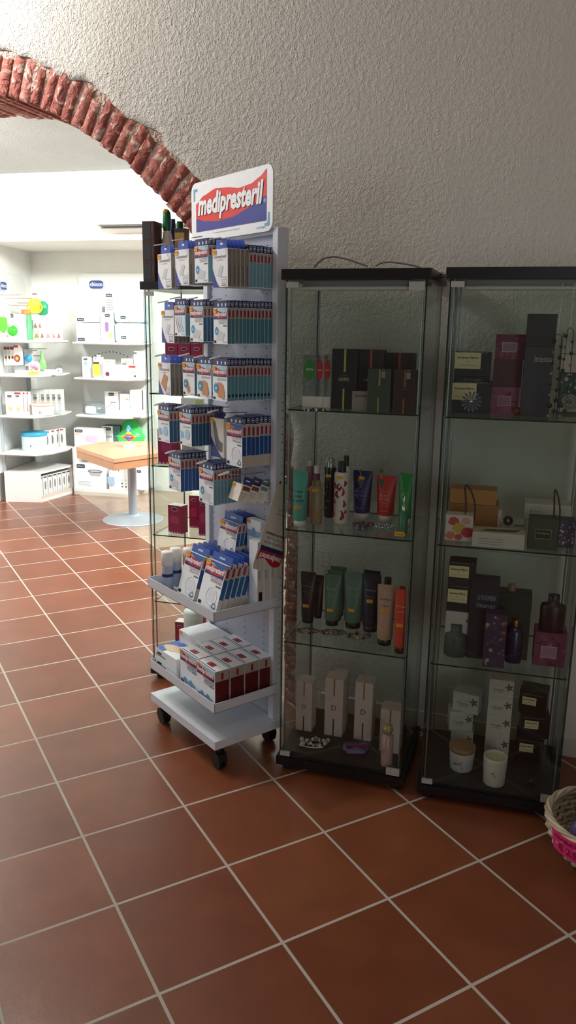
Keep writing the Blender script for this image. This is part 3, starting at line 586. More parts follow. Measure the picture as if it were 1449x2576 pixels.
# ---------------- leaflet card hanging upside down by the near side of the rack
b = MB(); y = 0
P = [(0, 0), (-.052, -.135), (-.104, -.275), (-.103, -.288), (.012, -.335), (.03, -.262), (.034, -.02)]
b.slab([(x, z) for x, z in P], 0, .0015, mat('cfc4b8', .5)); o = b.build('hanging_leaflet')
pv = rk(.236, -.024, .985); o.location = pv; th = math.atan2(rA.y, rA.x); o.rotation_euler = (0, 0, th)
tag(o, 'upside-down beige leaflet card with a red logo hanging beside the rack', 'leaflet')
b = MB(); b.M = Matrix.Translation((-.036, -.0006, -.262)) @ Matrix.Rotation(R(23.5), 4, 'Y') @ Matrix.Diagonal((-1, 1, -1, 1))
b.strip(-.052, .052, lambda t: -.018, lambda t: .018 + .010 * math.sin(2 * math.pi * t) , 0, RED, 20); b.strip(-.052, .052, lambda t: -.033, lambda t: -.018 , 0, NAVY, 4)
b.text('medipresteril', 0, -.008, .019, -.0006, WHITE, w=.096, bold=.03, shear=.2)
b.text('Una gamma completa', .004, -.050, .009, 0, mat('7a2a2a', .5), w=.082); b.text('che risponde a ogni', .004, -.065, .009, 0, GREYTX, w=.075); b.text('esigenza di medicazione', .006, -.081, .010, 0, BLACKTX, w=.09, bold=.02)
b.text('puoi averne cura', .0, -.15, .008, 0, mat('5a2a2a', .5), w=.06); b.text('cosa che fa per te!', .0, -.165, .008, 0, mat('3a2a2a', .5), w=.062)
b.build('print', o)
b = MB(); b.disc(.004, -.01, .004, -.0006, BLACKTX); b.build('punched_hole', o)
# ------------------------------------------------------------------ glass display cabinets
def pane(mb, x0, x1, y0, y1, z0, z1):      # thin glass sheet with dark green cut edges
    vs = [(x0, y0, z0), (x1, y0, z0), (x1, y1, z0), (x0, y1, z0), (x0, y0, z1), (x1, y0, z1), (x1, y1, z1), (x0, y1, z1)]
    F6 = {'z': [(0, 3, 2, 1), (4, 5, 6, 7)], 'y': [(0, 1, 5, 4), (2, 3, 7, 6)], 'x': [(1, 2, 6, 5), (3, 0, 4, 7)]}
    dim = {'x': x1 - x0, 'y': y1 - y0, 'z': z1 - z0}; th = min(dim, key=dim.get)
    for k in F6: mb.add(vs, F6[k], GLASS if k == th else GLEDGE)
    return mb
CW, CD, CH = .43, .36, 1.64
def cabinet(loc, ang, shelves, label, lamp=True, mirror=False):
    t = empty('glass_cabinet', loc, ang); tag(t, label, 'display cabinet', 'tall glass cabinets')
    b = MB(); b.box(-.004, CW + .004, -.004, CD + .004, .022, .052, DARKWOOD); b.box(.012, CW - .012, .02, CD - .012, .052, .066, mat('2b2725', .5, 0, .2, 25)); b.build('base', t, bevel=.0015)
    for x in (.03, CW - .03):
        for y in (.03, CD - .03): b = MB(); b.lathe([(.018, 0), (.018, .022)], RUBBER, 14); f = b.build('foot', t); f.location = (x, y, 0)
    b = MB(); b.box(-.006, CW + .006, -.006, CD + .006, CH - .030, CH, DARKWOOD); b.build('top', t, bevel=.0015)
    z0, z1 = .053, CH - .0305
    for nm, a in (('side_pane', (.006, .0105, .010, CD - .004)), ('side_pane', (CW - .0105, CW - .006, .010, CD - .004)), ('back_pane', (.011, CW - .011, CD - .010, CD - .006))):
        pane(MB(), *a, z0, z1).build(nm, t) if False else None
        b = MB(); pane(b, *a, z0, z1); b.build(nm, t)
    b = MB(); pane(b, .006, CW - .006, .002, .006, z0 + .004, z1 - .004); d = b.build('door', t)
    for k, (x0, x1, za, zb_) in enumerate(((.010, .046, z1 - .022, z1 - .006), (CW - .056, CW - .012, z1 - .030, z1 - .006), (.010, .044, z0 + .004, z0 + .018), (CW - .056, CW - .012, z0 + .004, z0 + .026))):
        b = MB(); b.box(x0, x1, -.002, .009, za, zb_, mat('c4c2bd', .35, .4)); b.build('hinge' if k % 2 else 'door_clip', d, bevel=.001)
    for x in (.018, CW - .018):
        for y in (.022, CD - .022): b = MB(); b.tube([(x, y, z0), (x, y, z1)], .0028, mat('8d8f90', .3, .8), 8); b.build('corner_rod', t)
    for z in shelves: b = MB(); pane(b, .014, CW - .014, .014, CD - .014, z - .0045, z); b.build('glass_shelf', t)
    if lamp:
        b = MB(); b.tube([(.05, .03, z1 - .022), (CW - .05, .03, z1 - .022)], .007, mat('c9c6c0', .35), 12); b.box(.05, CW - .05, .034, .042, z1 - .018, z1, mat('8f8c88', .4)); b.build('lamp_tube', t)
    return t
SH = (.465, .847, 1.229)
C1 = (Vector((-.024, 2.40, 0)), R(-17.6)); C2 = (Vector((.432, 2.243, 0)), R(-15.0)); C3 = (Vector((-.575, 3.106, 0)), R(-15.6))
cabinet(*C1, SH, 'tall black-topped glass cabinet beside the wheeled rack')
cabinet(*C2, SH, 'tall black-topped glass cabinet at the right edge, full of dark boxes')
cabinet(*C3, (.346, .636, .925, 1.2157), 'black-topped glass cabinet standing behind the wheeled rack', lamp=False)
BASEZ = .0665
class Cab:
    def __init__(s, C): s.o, s.a = C; s.x = Vector((math.cos(s.a), math.sin(s.a), 0)); s.y = Vector((-s.x.y, s.x.x, 0))
    def put(s, u0, u1, vt, z, vb=None, d=None):
        """real size and shelf position from the outline in the photo; vb: base row if seen, d: depth in the cabinet if not"""
        um = (u0 + u1) / 2
        if vb is not None: p = fl(um, vb, z)
        else: p = onp(um, (vt + 20), s.o + s.y * d, s.y); p.z = z
        q = p - s.o; ly = min(max(q.dot(s.y), .016), .30); 
        pp = s.o + s.y * ly
        a = onp(u0, vb or vt, pp, s.y); c = onp(u1, vb or vt, pp, s.y); w = (c - a).dot(s.x); lx = ((a + c) / 2 - s.o).dot(s.x)
        hz = onp(um, vt, pp, s.y).z - z
        return s.o + s.x * lx + s.y * ly + Vector((0, 0, z)), w, hz, s.a
K1, K2, K3 = Cab(C1), Cab(C2), Cab(C3)
CLIPX = True
def carton(name, place, d, m, label, cat='box', group=None, top=None, side=None, art=None, rot=0, wk=1):
    p, w, h, a = place; w *= wk; b = MB(); b.box(-w / 2, w / 2, 0, d, 0, h, m, side)
    if top: b.add([(-w / 2, 0, h + .0003), (w / 2, 0, h + .0003), (w / 2, d, h + .0003), (-w / 2, d, h + .0003)], [(0, 1, 2, 3)], top)
    o = b.build(name, None, p, a + R(rot), bevel=.0008); tag(o, label, cat, group)
    if art:
        b = MB(); art(b, w, h, d); b.build('front_print', o)
    return o
def tube_cos(place, m, label, capm=None, caph=.02, text=None, txm=None, stick=None, group=None, name='cream_tube', thick=.5, rot=0, extra=None, cat='tube'):
    p, w, h, a = place; n = 20; r = w / 2 * .86; b = MB(); hb = h
    secs = [(caph, r * .93, r * .93), (caph + .004, r, r * .98), (hb * .4, r * 1.03, r * .85), (hb * .75, w / 2 * .97, r * .45), (hb * .94, w / 2, .0025), (hb, w / 2, .0012)]
    b.loft(secs, m, 24); o = b.build(name, None, p + Vector((-math.sin(a), math.cos(a), 0)) * r, a + R(rot)); tag(o, label, cat, group)
    b = MB(); b.lathe([(0, 0), (r * .86, 0), (r * .88, caph * .9), (r * .8, caph)], capm or m, 20); b.build('cap', o)
    b = MB()
    yf = lambda z: -(r * .99 + (r * .45 - r * .99) * max(0, min(1, (z / hb - .3) / .45))) - .001
    if text:
        for i, (t, zz, hh) in enumerate(text): b.text(t, 0, hb * zz, hh, yf(hb * zz) - .0015, txm or WHITE, w=min(w * .7, hh * .62 * len(t)))
    if extra: extra(b, w, hb, yf)
    if b.v: b.build('print', o)
    if stick:
        zz = hb * stick; y = yf(zz) - .002; b = MB(); b.slab([(-.011, zz - .005), (.008, zz - .005), (.011, zz), (.008, zz + .006), (-.011, zz + .006)], y - .001, y, ORANGE); b.text('€ 9.50', 0, zz - .002, .005, y - .0014, mat('6a4312', .5), w=.014); b.build('price_sticker', o)
    return o
def bottle(name, place, prof, m, label, cat='bottle', cap=None, capm=None, group=None, art=None, stick=None, sq=1):
    """prof and cap: (radius fraction of width, height fraction)"""
    p, w, h, a = place; b = MB(); b.loft([(z * h, r * w, r * w * sq) for r, z in prof], m, 28); o = b.build(name, None, p + Vector((-math.sin(a), math.cos(a), 0)) * (w / 2 * sq), a); tag(o, label, cat, group)
    if cap: b = MB(); b.loft([(z * h, r * w, r * w * sq) for r, z in cap], capm or BLACK, 24); b.build('cap', o)
    if art: b = MB(); art(b, w, h); b.build('print', o)
    if stick:
        zz = h * stick; y = -w * sq * .5 - .001; b = MB(); b.slab([(-.010, zz - .005), (.008, zz - .005), (.010, zz), (.008, zz + .005), (-.010, zz + .005)], y - .001, y, ORANGE); b.build('price_sticker', o)
    return o
def beads(name, c, rx, ry, n, r, mats, label, cat='bracelet', rz=0, jit=.15, z0=None, sub='bead', string=True):
    root = empty(name, c, rz); tag(root, label, cat)
    if string: b = MB(); b.tube([(rx * math.cos(i / 24 * 6.283), ry * math.sin(i / 24 * 6.283), r * .8) for i in range(24)], r * .18, mat('5a5048', .6), 5, True); b.build('string', root)
    for i in range(n):
        a = 6.283 * i / n; rr = r * random.uniform(1 - jit, 1 + jit); b = MB(); b.ball((0, 0, 0), rr, mats[i % len(mats)], 8); o = b.build(sub, root); o.location = (rx * math.cos(a), ry * math.sin(a), rr)
    return root
def lab(txts, m=None, bg=None, x0=-.3, x1=.3, z0=.3, z1=.6):      # framed label with lines of writing
    def f(b, w, h, d=0):
        y = -.0006
        if bg: b.rect(w * x0, w * x1, h * z0, h * z1, y, bg)
        n = len(txts)
        for i, t in enumerate(txts): zz = h * (z1 - (z1 - z0) * (i + 1) / (n + .6)); b.text(t, w * (x0 + x1) / 2, zz, h * (z1 - z0) / n * .5, y - .0004, m or BLACKTX, w=min(w * (x1 - x0) * .85, .02 * len(t)))
    return f
# ---- cabinet 1, top shelf
Z = 1.229
def packart(c):
    return lambda b, w, h, d: (b.disc(0, h * .72, w * .42, -.0008, c, rz=h * .2), b.text('MENTA' if c is not RED else 'ROSA', 0, h * .7, w * .16, -.0014, WHITE, w=w * .5), b.rect(-w * .5, w * .5, 0, h * .2, -.0006, mat('d6d0c6', .5)))
carton('toiletry_bag', K1.put(763, 797, 893, Z, d=.12), .05, CLEARP, 'clear toiletry bag with green round label on top shelf, beside the black boxes', 'bag', art=packart(mat('2f7a30', .5)))
carton('toiletry_bag', K1.put(797, 815, 893, Z, d=.12), .05, CLEARP, 'narrow clear bag with red label, left of two on the top shelf', 'bag', art=packart(RED))
carton('toiletry_bag', K1.put(816, 834, 893, Z, d=.12), .05, CLEARP, 'narrow clear bag with red label touching the tall black box', 'bag', art=packart(mat('a8231c', .5)))
def uomo(c, t='UOMO'):
    def f(b, w, h, d):
        b.rect(-w * .04 + w * .02, w * .04 + w * .02, h * .62, h, -.0006, c); b.rect(-w * .04, w * .03, 0, h * .34, -.0006, c); b.text(t, 0, h * .47, h * .055, -.0006, mat('c8c2b6', .5), w=w * .42); b.text('profumo', 0, h * .55, h * .03, -.0006, GREYTX, w=w * .25)
    return f
BKB = mat('17161b', .45); BKR = mat('241718', .45)
carton('perfume_box', K1.put(836, 900, 878, Z, d=.09), .055, BKB, 'large black perfume box with a yellow stripe', art=uomo(mat('a8a050', .5)))
carton('perfume_box', K1.put(901, 966, 880, Z, d=.12), .055, BKR, 'large dark brown perfume box with a coral stripe', art=uomo(mat('a8443c', .5)))
carton('perfume_box', K1.put(968, 1042, 888, Z, d=.16), .055, mat('201518', .45), 'large dark box with a red stripe at the right end of the top shelf', art=uomo(mat('8c3530', .5), ''))
carton('ring_display', K1.put(886, 940, 985, Z, d=.08), .04, mat('8c8078', .5), 'low pale card with a printed picture in front of the black boxes', 'card', art=lab(['profumeria'], BLACKTX, x0=-.4, x1=.4, z0=.6, z1=.9))
gb = mat('39483c', .35)
carton('perfume_box', K1.put(926, 984, 929, Z, d=.035), .05, gb, 'small dark green square box with a stripe, near the glass', art=uomo(mat('8d8a4a', .5), ''))
carton('perfume_box', K1.put(992, 1046, 931, Z, d=.03), .05, mat('35221f', .4), 'small brown square box with a coral stripe, near the glass', art=uomo(mat('9c4a3c', .5), ''))
for i, (u, v, l) in enumerate(((965, 936, 'silver charm hanging before the small green box'), (1028, 938, 'silver charm hanging before the small brown box'))):
    b = MB(); b.box(-.006, .006, -.002, .002, -.018, 0, CHROME); b.tube([(.004 * math.cos(t / 8 * 6.28), 0, .003 + .004 * math.sin(t / 8 * 6.28)) for t in range(8)], .0008, CHROME, 5, True)
    p = onp(u, v, K1.o + K1.y * .013, K1.y); o = b.build('charm', None, p, K1.a); tag(o, l, 'charm')
    b = MB(); b.tube([(0, 0, .006), (0, 0, 1.229 + .13 - p.z)], .0004, CHROME, 4); b.build('chain', o)
p = fl(792, 1034, Z); beads('necklace', p, .03, .022, 22, .0035, [BLACK, mat('3a3436', .3), CHROME], 'dark bead necklace lying by the toiletry bags', 'necklace')
b = MB(); b.tube([(-.055 + .011 * i, .004 * math.sin(i * 1.3), .006) for i in range(11)], .006, mat('2a2622', .5), 6)
for i in range(20): b.box(-.054 + i * .0055, -.0525 + i * .0055, -.012, 0, .002, .006, mat('6f6558', .5))
o = b.build('hair_clip', None, fl(878, 1026, Z), K1.a); tag(o, 'long dark toothed hair clip lying on the cabinet top shelf', 'hair clip')
# ---- cabinet 1, second shelf
Z = .847
tube_cos(K1.put(729, 768, 1187, Z, vb=1326), mat('4f9a8c', .45), 'turquoise cream tube at the left end of its shelf', mat('d8d8d0', .4), text=[('Crema', .62, .009), ('mani', .54, .009), ('e piedi', .46, .009)], txm=BLACKTX, stick=.36)
bottle('shower_gel', K1.put(766, 788, 1160, Z, d=.2), [(.46, 0), (.5, .02), (.5, .8), (.3, .9)], mat('8c5c62', .4), 'pinkish bottle behind the turquoise tube', 'bottle', [(.3, .9), (.3, 1)], mat('c9c4be', .4), stick=.5)
bottle('body_lotion', K1.put(787, 803, 1172, Z, d=.15), [(.5, 0), (.5, .84), (.4, .86)], mat('6a2a45', .4), 'slim purple bottle with pale top', 'bottle', [(.4, .86), (.4, 1)], mat('cfc9c0', .4))
bottle('body_lotion', K1.put(777, 808, 1212, Z, d=.10), [(.46, 0), (.5, .02), (.5, .84), (.4, .88)], mat('9c8468', .4), 'beige bottle with orange sticker beside the black bottle', 'bottle', [(.34, .88), (.34, 1)], mat('8c7a60', .4), stick=.8)
bottle('shampoo_bottle', K1.put(809, 839, 1155, Z, vb=1303), [(.44, 0), (.5, .02), (.5, .82), (.47, .85)], mat('1c191c', .3), 'black round bottle with a silver cap', 'bottle', [(.33, .85), (.33, .995), (.3, 1)], mat('a9a7a2', .25, .6), stick=.72,
       art=lambda b, w, h: [b.disc(w * (.15 * math.sin(q * 2.1)), h * (.2 + q * .12), w * .09, -w - .0005, mat('77745a', .5), 5) for q in range(5)])
def petals(b, w, h):
    rr = random.Random(4)
    for x, z, s in ((-.3, .62, 1), (-.05, .6, 1.2), (.28, .66, 1), (-.12, .48, 1.3), (.18, .52, 1.2), (-.3, .36, .9), (.25, .33, 1.2), (-.34, .16, .9), (.12, .14, 1.5), (.35, .2, .8)):
        n = 9; cx = x * w; y = -math.sqrt(max(.0001, (w * .505) ** 2 - cx ** 2)) - .0012
        vs = [(cx + w * .17 * s * math.cos(k / n * 6.283) * (1 + rr.uniform(-.25, .25)), y + (0.6 * abs(math.cos(k / n * 6.283)) * w * .08), h * z + w * .2 * s * math.sin(k / n * 6.283) * (1 + rr.uniform(-.2, .2))) for k in range(n)]
        b.add(vs, [tuple(range(n))], mat('8e2026', .5))
bottle('shampoo_bottle', K1.put(859, 880, 1148, Z, d=.2), [(.46, 0), (.5, .02), (.5, .8), (.3, .84)], mat('cfc4bc', .4), 'white petal-patterned bottle with black cap, the rear one', 'bottle', [(.3, .84), (.3, 1)], BLACK, art=petals)
bottle('shampoo_bottle', K1.put(834, 870, 1163, Z, vb=1318), [(.46, 0), (.5, .02), (.5, .80), (.45, .83)], mat('ddd2ca', .4), 'white bottle with red petals and black cap, the front one', 'bottle', [(.28, .83), (.28, .99), (.25, 1)], BLACK, art=petals, stick=.76)
cw = mat('cfcac6', .35)
def circ(c2, t1, t2):
    return lambda b, w, h, yf: (b.tube([(w * .3 * math.cos(t / 20 * 6.283), yf(h * .55) - .003, h * .55 + w * .3 * math.sin(t / 20 * 6.283)) for t in range(20)], .0007, c2, 4, True), b.text(t1, 0, h * .56, .010, yf(h * .56) - .003, c2, w=w * .5), b.text(t2, 0, h * .48, .010, yf(h * .48) - .003, c2, w=w * .5), b.text('bagno doccia', 0, h * .24, .005, yf(h * .2) - .003, c2, w=w * .4))
tube_cos(K1.put(880, 929, 1187, Z, vb=1308), mat('28265a', .4), 'dark blue shower gel tube on a white cap', cw, .022, stick=.86, extra=circ(mat('8c88c4', .5), 'FRUTTA', 'INTENSA'))
tube_cos(K1.put(940, 989, 1200, Z, vb=1314), mat('c8312c', .4), 'red shower gel tube on a white cap', cw, .022, extra=circ(mat('e9a08c', .5), 'MELOGRANO', 'ROSSO'))
tube_cos(K1.put(996, 1034, 1192, Z, vb=1322), mat('1f8a3a', .4), 'green shower gel tube at the right end of its shelf', cw, .022, extra=circ(mat('8fd08f', .5), 'MELA', 'VERDE'))
bottle('nail_varnish', K1.put(999, 1023, 1250, Z, vb=1345), [(.48, 0), (.5, .02), (.48, .55), (.3, .6)], mat('3c7a58', .3), 'small green bottle with silver collar by the price tag', 'bottle', [(.2, .6), (.22, .75), (.1, .78), (.08, 1)], CHROME)
b = MB(); b.slab([(-.016, 0), (.012, 0), (.016, .007), (.012, .014), (-.016, .014)], -.001, 0, ORANGE); b.text('€ 4,50', 0, .003, .007, -.0014, mat('6a4312', .5), w=.022)
p = onp(1006, 1349, K1.o + K1.y * .0125, K1.y); o = b.build('price_tag', None, p, K1.a); tag(o, 'orange price tag on the glass shelf edge', 'price tag')
pal = [mat('7a2226', .3), mat('3f5a66', .3), mat('8c2a30', .3), mat('6f7c84', .3)]
beads('bracelet', fl(913, 1323, Z), .031, .020, 17, .0058, pal, 'red and grey bead bracelet below the blue tube')
beads('bracelet', fl(912, 1333, Z) + Vector((0, 0, .0)), .022, .010, 12, .005, pal[1:2] + pal[3:], 'grey-blue bead bracelet in front of the red one')
beads('bracelet', fl(968, 1328, Z), .030, .016, 20, .0048, [mat('8f9a90', .3), mat('b9b6ac', .3), CHROME], 'pale green and silver bead bracelet below the red tube')
for u, v, l in ((908, 1182, 'dark flower hair pin standing behind the blue tube'), (960, 1182, 'green charm hanging over the red tube')):
    p = onp(u, v, K1.o + K1.y * .012, K1.y); b = MB(); b.ball((0, 0, -.004), .005, mat('4c3a30', .4)); b.tube([(0, 0, 0), (0, 0, -.02), (.004, 0, -.026)], .001, CHROME, 5); b.slab([(-.012, -.03), (.012, -.03), (.004, -.06)], -.001, .001, mat('4a5a44', .4) if u > 950 else mat('5a4650', .4)); o = b.build('hanging_charm', None, p, K1.a); tag(o, l, 'charm')
# ---- cabinet 1, third shelf
Z = .465
gr = mat('55705f', .45); bn_ = mat('2a2120', .4); dk = mat('1a1416', .4)
def tt(*a): return [('bottega', .72, .008), ('crema corpo', .62, .004), ('naturale', .58, .003)]
LT = mat('9fae9f', .5)
tube_cos(K1.put(786, 812, 1450, Z, d=.25), mat('1e1816', .4), 'wide near-black tube behind the brown one', dk, name='cream_tube', text=[('bottega', .9, .004)], txm=mat('8c8450', .5))
tube_cos(K1.put(750, 788, 1443, Z, vb=1569), bn_, 'dark brown tube with orange sticker at the left end', dk, text=tt(), txm=mat('7c7470', .5), stick=.36)
tube_cos(K1.put(827, 868, 1430, Z, d=.285), gr, 'sage green tube, rearmost of four', dk)
tube_cos(K1.put(819, 862, 1440, Z, d=.24), gr, 'sage green tube, second behind the left green one', dk)
tube_cos(K1.put(809, 851, 1450, Z, vb=1576), gr, 'sage green tube with sticker, the left front one', dk, text=tt(), txm=LT, stick=.33)
tube_cos(K1.put(857, 908, 1445, Z, vb=1583), gr, 'sage green tube with sticker, the right front one', dk, text=tt(), txm=LT, stick=.35)
tube_cos(K1.put(912, 954, 1440, Z, d=.235), mat('1a1f30', .4), 'navy tube standing behind the front navy one', dk)
tube_cos(K1.put(903, 950, 1449, Z, vb=1592), mat('1d2238', .4), 'navy tube with orange sticker, front one', mat('1d2238', .4), text=tt(), txm=mat('8c93a8', .5), stick=.55)
tube_cos(K1.put(948, 990, 1482, Z, d=.135), mat('8a6a58', .45), 'beige tube behind the front beige one', dk)
tube_cos(K1.put(940, 986, 1476, Z, vb=1626), mat('b08c76', .45), 'beige tube with orange sticker', dk, text=[('bottega', .76, .008), ('melograno', .66, .005), ('crema', .6, .004)], txm=mat('6a4a40', .5), stick=.6)
bottle('pump_bottle', K1.put(964, 985, 1456, Z, d=.21), [(.5, 0), (.5, .8), (.4, .84)], mat('2a1a18', .35), 'dark brown bottle with black cap behind the beige tubes', 'bottle', [(.42, .84), (.42, 1)], dk)
tube_cos(K1.put(985, 1019, 1487, Z, vb=1646), mat('c4422a', .4), 'orange-red tube at the right end with sticker', dk, text=[('bottega', .74, .007), ('solare', .66, .006)], txm=mat('e8b0a0', .5), stick=.46)
tube_cos(K1.put(1004, 1020, 1476, Z, d=.1), mat('7c2a20', .4), 'dark red tube half hidden at the cabinet side', dk)
wd = [mat('6a4a3c', .4), mat('8c705c', .4), mat('3c2a26', .4)]
def chain(name, c, pts, r, m, label, links=10):
    root = empty(name, c); tag(root, label, 'bracelet')
    for i in range(links):
        t = i / links * 6.283; x, y = pts(t); b = MB(); b.tube([(.011 * math.cos(q / 10 * 6.283), .006 * math.sin(q / 10 * 6.283), 0) for q in range(10)], r, m[i % len(m)], 5, True); o = b.build('link', root); o.location = (x, y, r + (.003 if i % 2 else 0)); o.rotation_euler = (R(30 * (i % 2)), 0, t + 1.57)
    return root
chain('chain_bracelet', fl(775, 1588, Z), lambda t: (.033 * math.cos(t), .018 * math.sin(t)), .0016, wd, 'brown link bracelet at the left of the tube shelf')
chain('chain_bracelet', fl(838, 1592, Z), lambda t: (.038 * math.cos(t), .016 * math.sin(t)), .0018, wd, 'brown and gold link bracelet below the green tubes', 14)
beads('bracelet', fl(902, 1604, Z), .034, .021, 11, .0065, [mat('4f3230', .35), mat('6f6a52', .3), mat('8c8a6a', .3)], 'bead bracelet of brown and olive beads below the navy tube', jit=.3)
# ---- cabinet 1, base
Z = BASEZ
def dbox(u0, u1, vt, vb, l, dd=None, rot=0):
    pl = K1.put(u0, u1, vt, Z, vb=vb) if vb else K1.put(u0, u1, vt, Z, d=dd)
    def art(b, w, h, d): g = mat('96703c', .35, .5); b.rect(-w * .035, w * .035, h * .70, h, -.0006, g); b.rect(-w * .035, w * .035, 0, h * .30, -.0006, mat('3a2c1c', .4)); b.text('D', 0, h * .45, h * .09, -.0006, mat('4a423c', .5)); 
    o = carton('perfume_carton', pl, pl[1] * 1.0, mat('bdaaa2', .5), l, 'box', art=art, rot=rot)
    b = MB(); w, h = pl[1], pl[2]; b.box(-w * .18, -w * .02, .01, .02, h, h + .0012, ORANGE); b.build('price_sticker', o); return o
dbox(835, 871, 1697, None, 'tall pinkish white box behind the middle one', .235)
dbox(743, 783, 1715, 1838, 'tall pinkish white box with D, the left one on the cabinet floor')
dbox(815, 860, 1708, 1851, 'tall pinkish white box with D, the middle one on the cabinet floor')
dbox(889, 933, 1717, 1862, 'tall pinkish white box with D, the right one of three')
dbox(953, 1003, 1786, 1893, 'tall pinkish white box behind the perfume bottle')
bottle('perfume_bottle', K1.put(954, 984, 1828, Z, vb=1931), [(.47, 0), (.5, .02), (.5, .72), (.3, .76)], mat('b08a84', .25), 'rose perfume bottle with a clear ball stopper', 'bottle', [(.2, .76), (.36, .80), (.46, .88), (.36, .97), (.1, 1)], mat('a8926a', .1, .2), art=lambda b, w, h: b.text('D', 0, h * .42, h * .1, -w - .001, mat('7c5650', .5)))
bm = [mat('cfcabb', .35), mat('b3b09a', .35), mat('8c8272', .35)]
rb2 = random.Random(5); c = fl(792, 1872, Z); root = empty('bead_necklace', c); tag(root, 'cream bead necklace with crocheted cord on the cabinet floor', 'necklace')
for i in range(22):
    a = i / 22 * 6.283; rr = rb2.uniform(.0055, .0085); x, y = .050 * math.cos(a) * rb2.uniform(.6, 1), .026 * math.sin(a) * rb2.uniform(.5, 1); b = MB(); b.ball((0, 0, 0), rr, bm[i % 3], 8); o = b.build('bead', root); o.location = (x, y, rr + (.008 if i % 5 == 0 else 0))
b = MB(); b.tube([(-.056 + .004 * i, -.012 - .018 * math.sin(min(1, i / 22) * 2.4) + .002 * (i % 2), .003) for i in range(22)], .0022, mat('c9c8b8', .6), 6); b.tube([(.02 * math.cos(t / 12 * 6.28), .012 * math.sin(t / 12 * 6.28) + .005, .004) for t in range(12)], .0014, bm[0], 5, True); b.build('cord', root)
c = fl(895, 1888, Z); root = empty('ribbon_bracelet', c); tag(root, 'lilac ribbon bracelet with magenta cords on the cabinet floor', 'bracelet')
b = MB(); n = 26; vs = []
for i in range(n): a = i / n * 6.283; k = 1 + .12 * math.sin(5 * a); vs += [(.042 * k * math.cos(a), .024 * k * math.sin(a), .001), (.038 * k * math.cos(a), .021 * k * math.sin(a), .020 + .006 * math.sin(3 * a)), (.034 * k * math.cos(a), .018 * k * math.sin(a), .002)]
b.add(vs, [(3 * i + q, 3 * ((i + 1) % n) + q, 3 * ((i + 1) % n) + q + 1, 3 * i + q + 1) for i in range(n) for q in range(2)], mat('6a5c86', .5), True); b.build('ribbon', root)
b = MB()
for q in range(3): b.tube([(-.030 + .01 * i, -.012 + .008 * q + .004 * math.sin(i + q), .018) for i in range(8)], .0018, mat('8c2448', .4), 5)
b.build('cord', root)
# ------------------------------------------------------------------ cabinet 2
def frame_lab(c, t, tc=None, x0=-.28, x1=.22, z0=.3, z1=.68, pat=None):
    def f(b, w, h, d):
        y = -.0006
        if pat:
            rr = random.Random(int(w * 1e5)); cols = pat
            for i in range(26):
                cx, cz, r = rr.uniform(-.44, .44) * w, rr.uniform(.05, .95) * h, rr.uniform(.05, .11) * w; n = 7
                r = min(r, w * .5 - abs(cx), cz, h - cz)
                if r > .002: b.add([(cx + r * math.cos(k / n * 6.283) * rr.uniform(.7, 1), y, cz + r * math.sin(k / n * 6.283) * rr.uniform(.7, 1)) for k in range(n)], [tuple(range(n))], cols[i % len(cols)]); y -= .00003
        y = -.0018
        if c: b.rect(w * x0, w * x1, h * z0, h * z1, y, mat('b9a9a4', .5)); b.rect(w * (x0 + .02), w * (x1 - .02), h * z0 + .002, h * z1 - .002, y - .0003, c)
        b.text(t, w * (x0 + x1) / 2, h * (z0 + z1) / 2 - .003, .0065, y - .0006, tc or GREYTX, w=w * (x1 - x0) * .7)
    return f
def cream_lab(x0=-.5, x1=.25, z0=.2, z1=.55, t='Incenso Nero'):
    def f(b, w, h, d):
        y = -.0006; b.rect(w * x0, w * x1, h * z0, h * z1, y, mat('cfc295', .5)); xm = w * (x0 + x1) / 2; hh = h * (z1 - z0)
        b.text(t, xm, h * z0 + hh * .62, min(.007, hh * .2), y - .0004, BLACKTX, w=w * (x1 - x0) * .8, bold=.02); b.disc(xm, h * z0 + hh * .45, .0012, y - .0004, BLACKTX); b.text('profumo ambiente', xm, h * z0 + hh * .2, .003, y - .0004, GREYTX, w=w * (x1 - x0) * .7)
        b.text('L A  P R O F U M E R I A', w * .0, h * min(.95, z1 + .1), .0035, y, mat('a9a08c', .5), w=w * .8)
    return f
Z = 1.229; BK2 = mat('18171c', .4)
carton('home_scent_box', K2.put(1134, 1232, 960, Z, vb=1040), .07, BK2, 'black box with cream label at the lower left of the top shelf', art=cream_lab(-.5, .12, .42, .95))
pb = K2.put(1136, 1226, 895, Z, vb=1036); pb = (pb[0] + Vector((0, 0, .062)) + K2.y * .01, pb[1], .045, pb[3]); carton('home_scent_box', pb, .07, BK2, 'flat black box in the middle of the left stack on the top shelf', art=lab(['LA PROFUMERIA'], mat('a9a08c', .5), x0=-.4, x1=.4, z0=.3, z1=.9))
pb2 = (pb[0] + Vector((0, 0, .046)), pb[1], .072, pb[3]); carton('home_scent_box', pb2, .07, BK2, 'black box with cream label at the top of the left stack', art=cream_lab(-.5, .22, .3, .98))
mg = mat('6a2440', .45); mgd = mat('4a1526', .45)
fl_p = [mat('8c3a5a', .5), mat('5a1a34', .5), mat('7a4a4a', .5)]
carton('soap_box', K2.put(1234, 1302, 974, Z, vb=1041), .06, mat('8c4468', .45), 'magenta floral box with pink label, lowest of its stack', art=frame_lab(mat('9a5a80', .5), 'PROFUMO', pat=fl_p))
p1 = K2.put(1234, 1304, 905, Z, vb=1040); hh = p1[2]; base = K2.put(1234, 1302, 974, Z, vb=1040)[2]
carton('soap_box', (p1[0] + Vector((0, 0, base + .0005)), p1[1] * 1.03, hh - base - .001, p1[3]), .06, mgd, 'dark burgundy box in the middle of the magenta stack')
h2_ = K2.put(1234, 1312, 840, Z, vb=1040)[2]
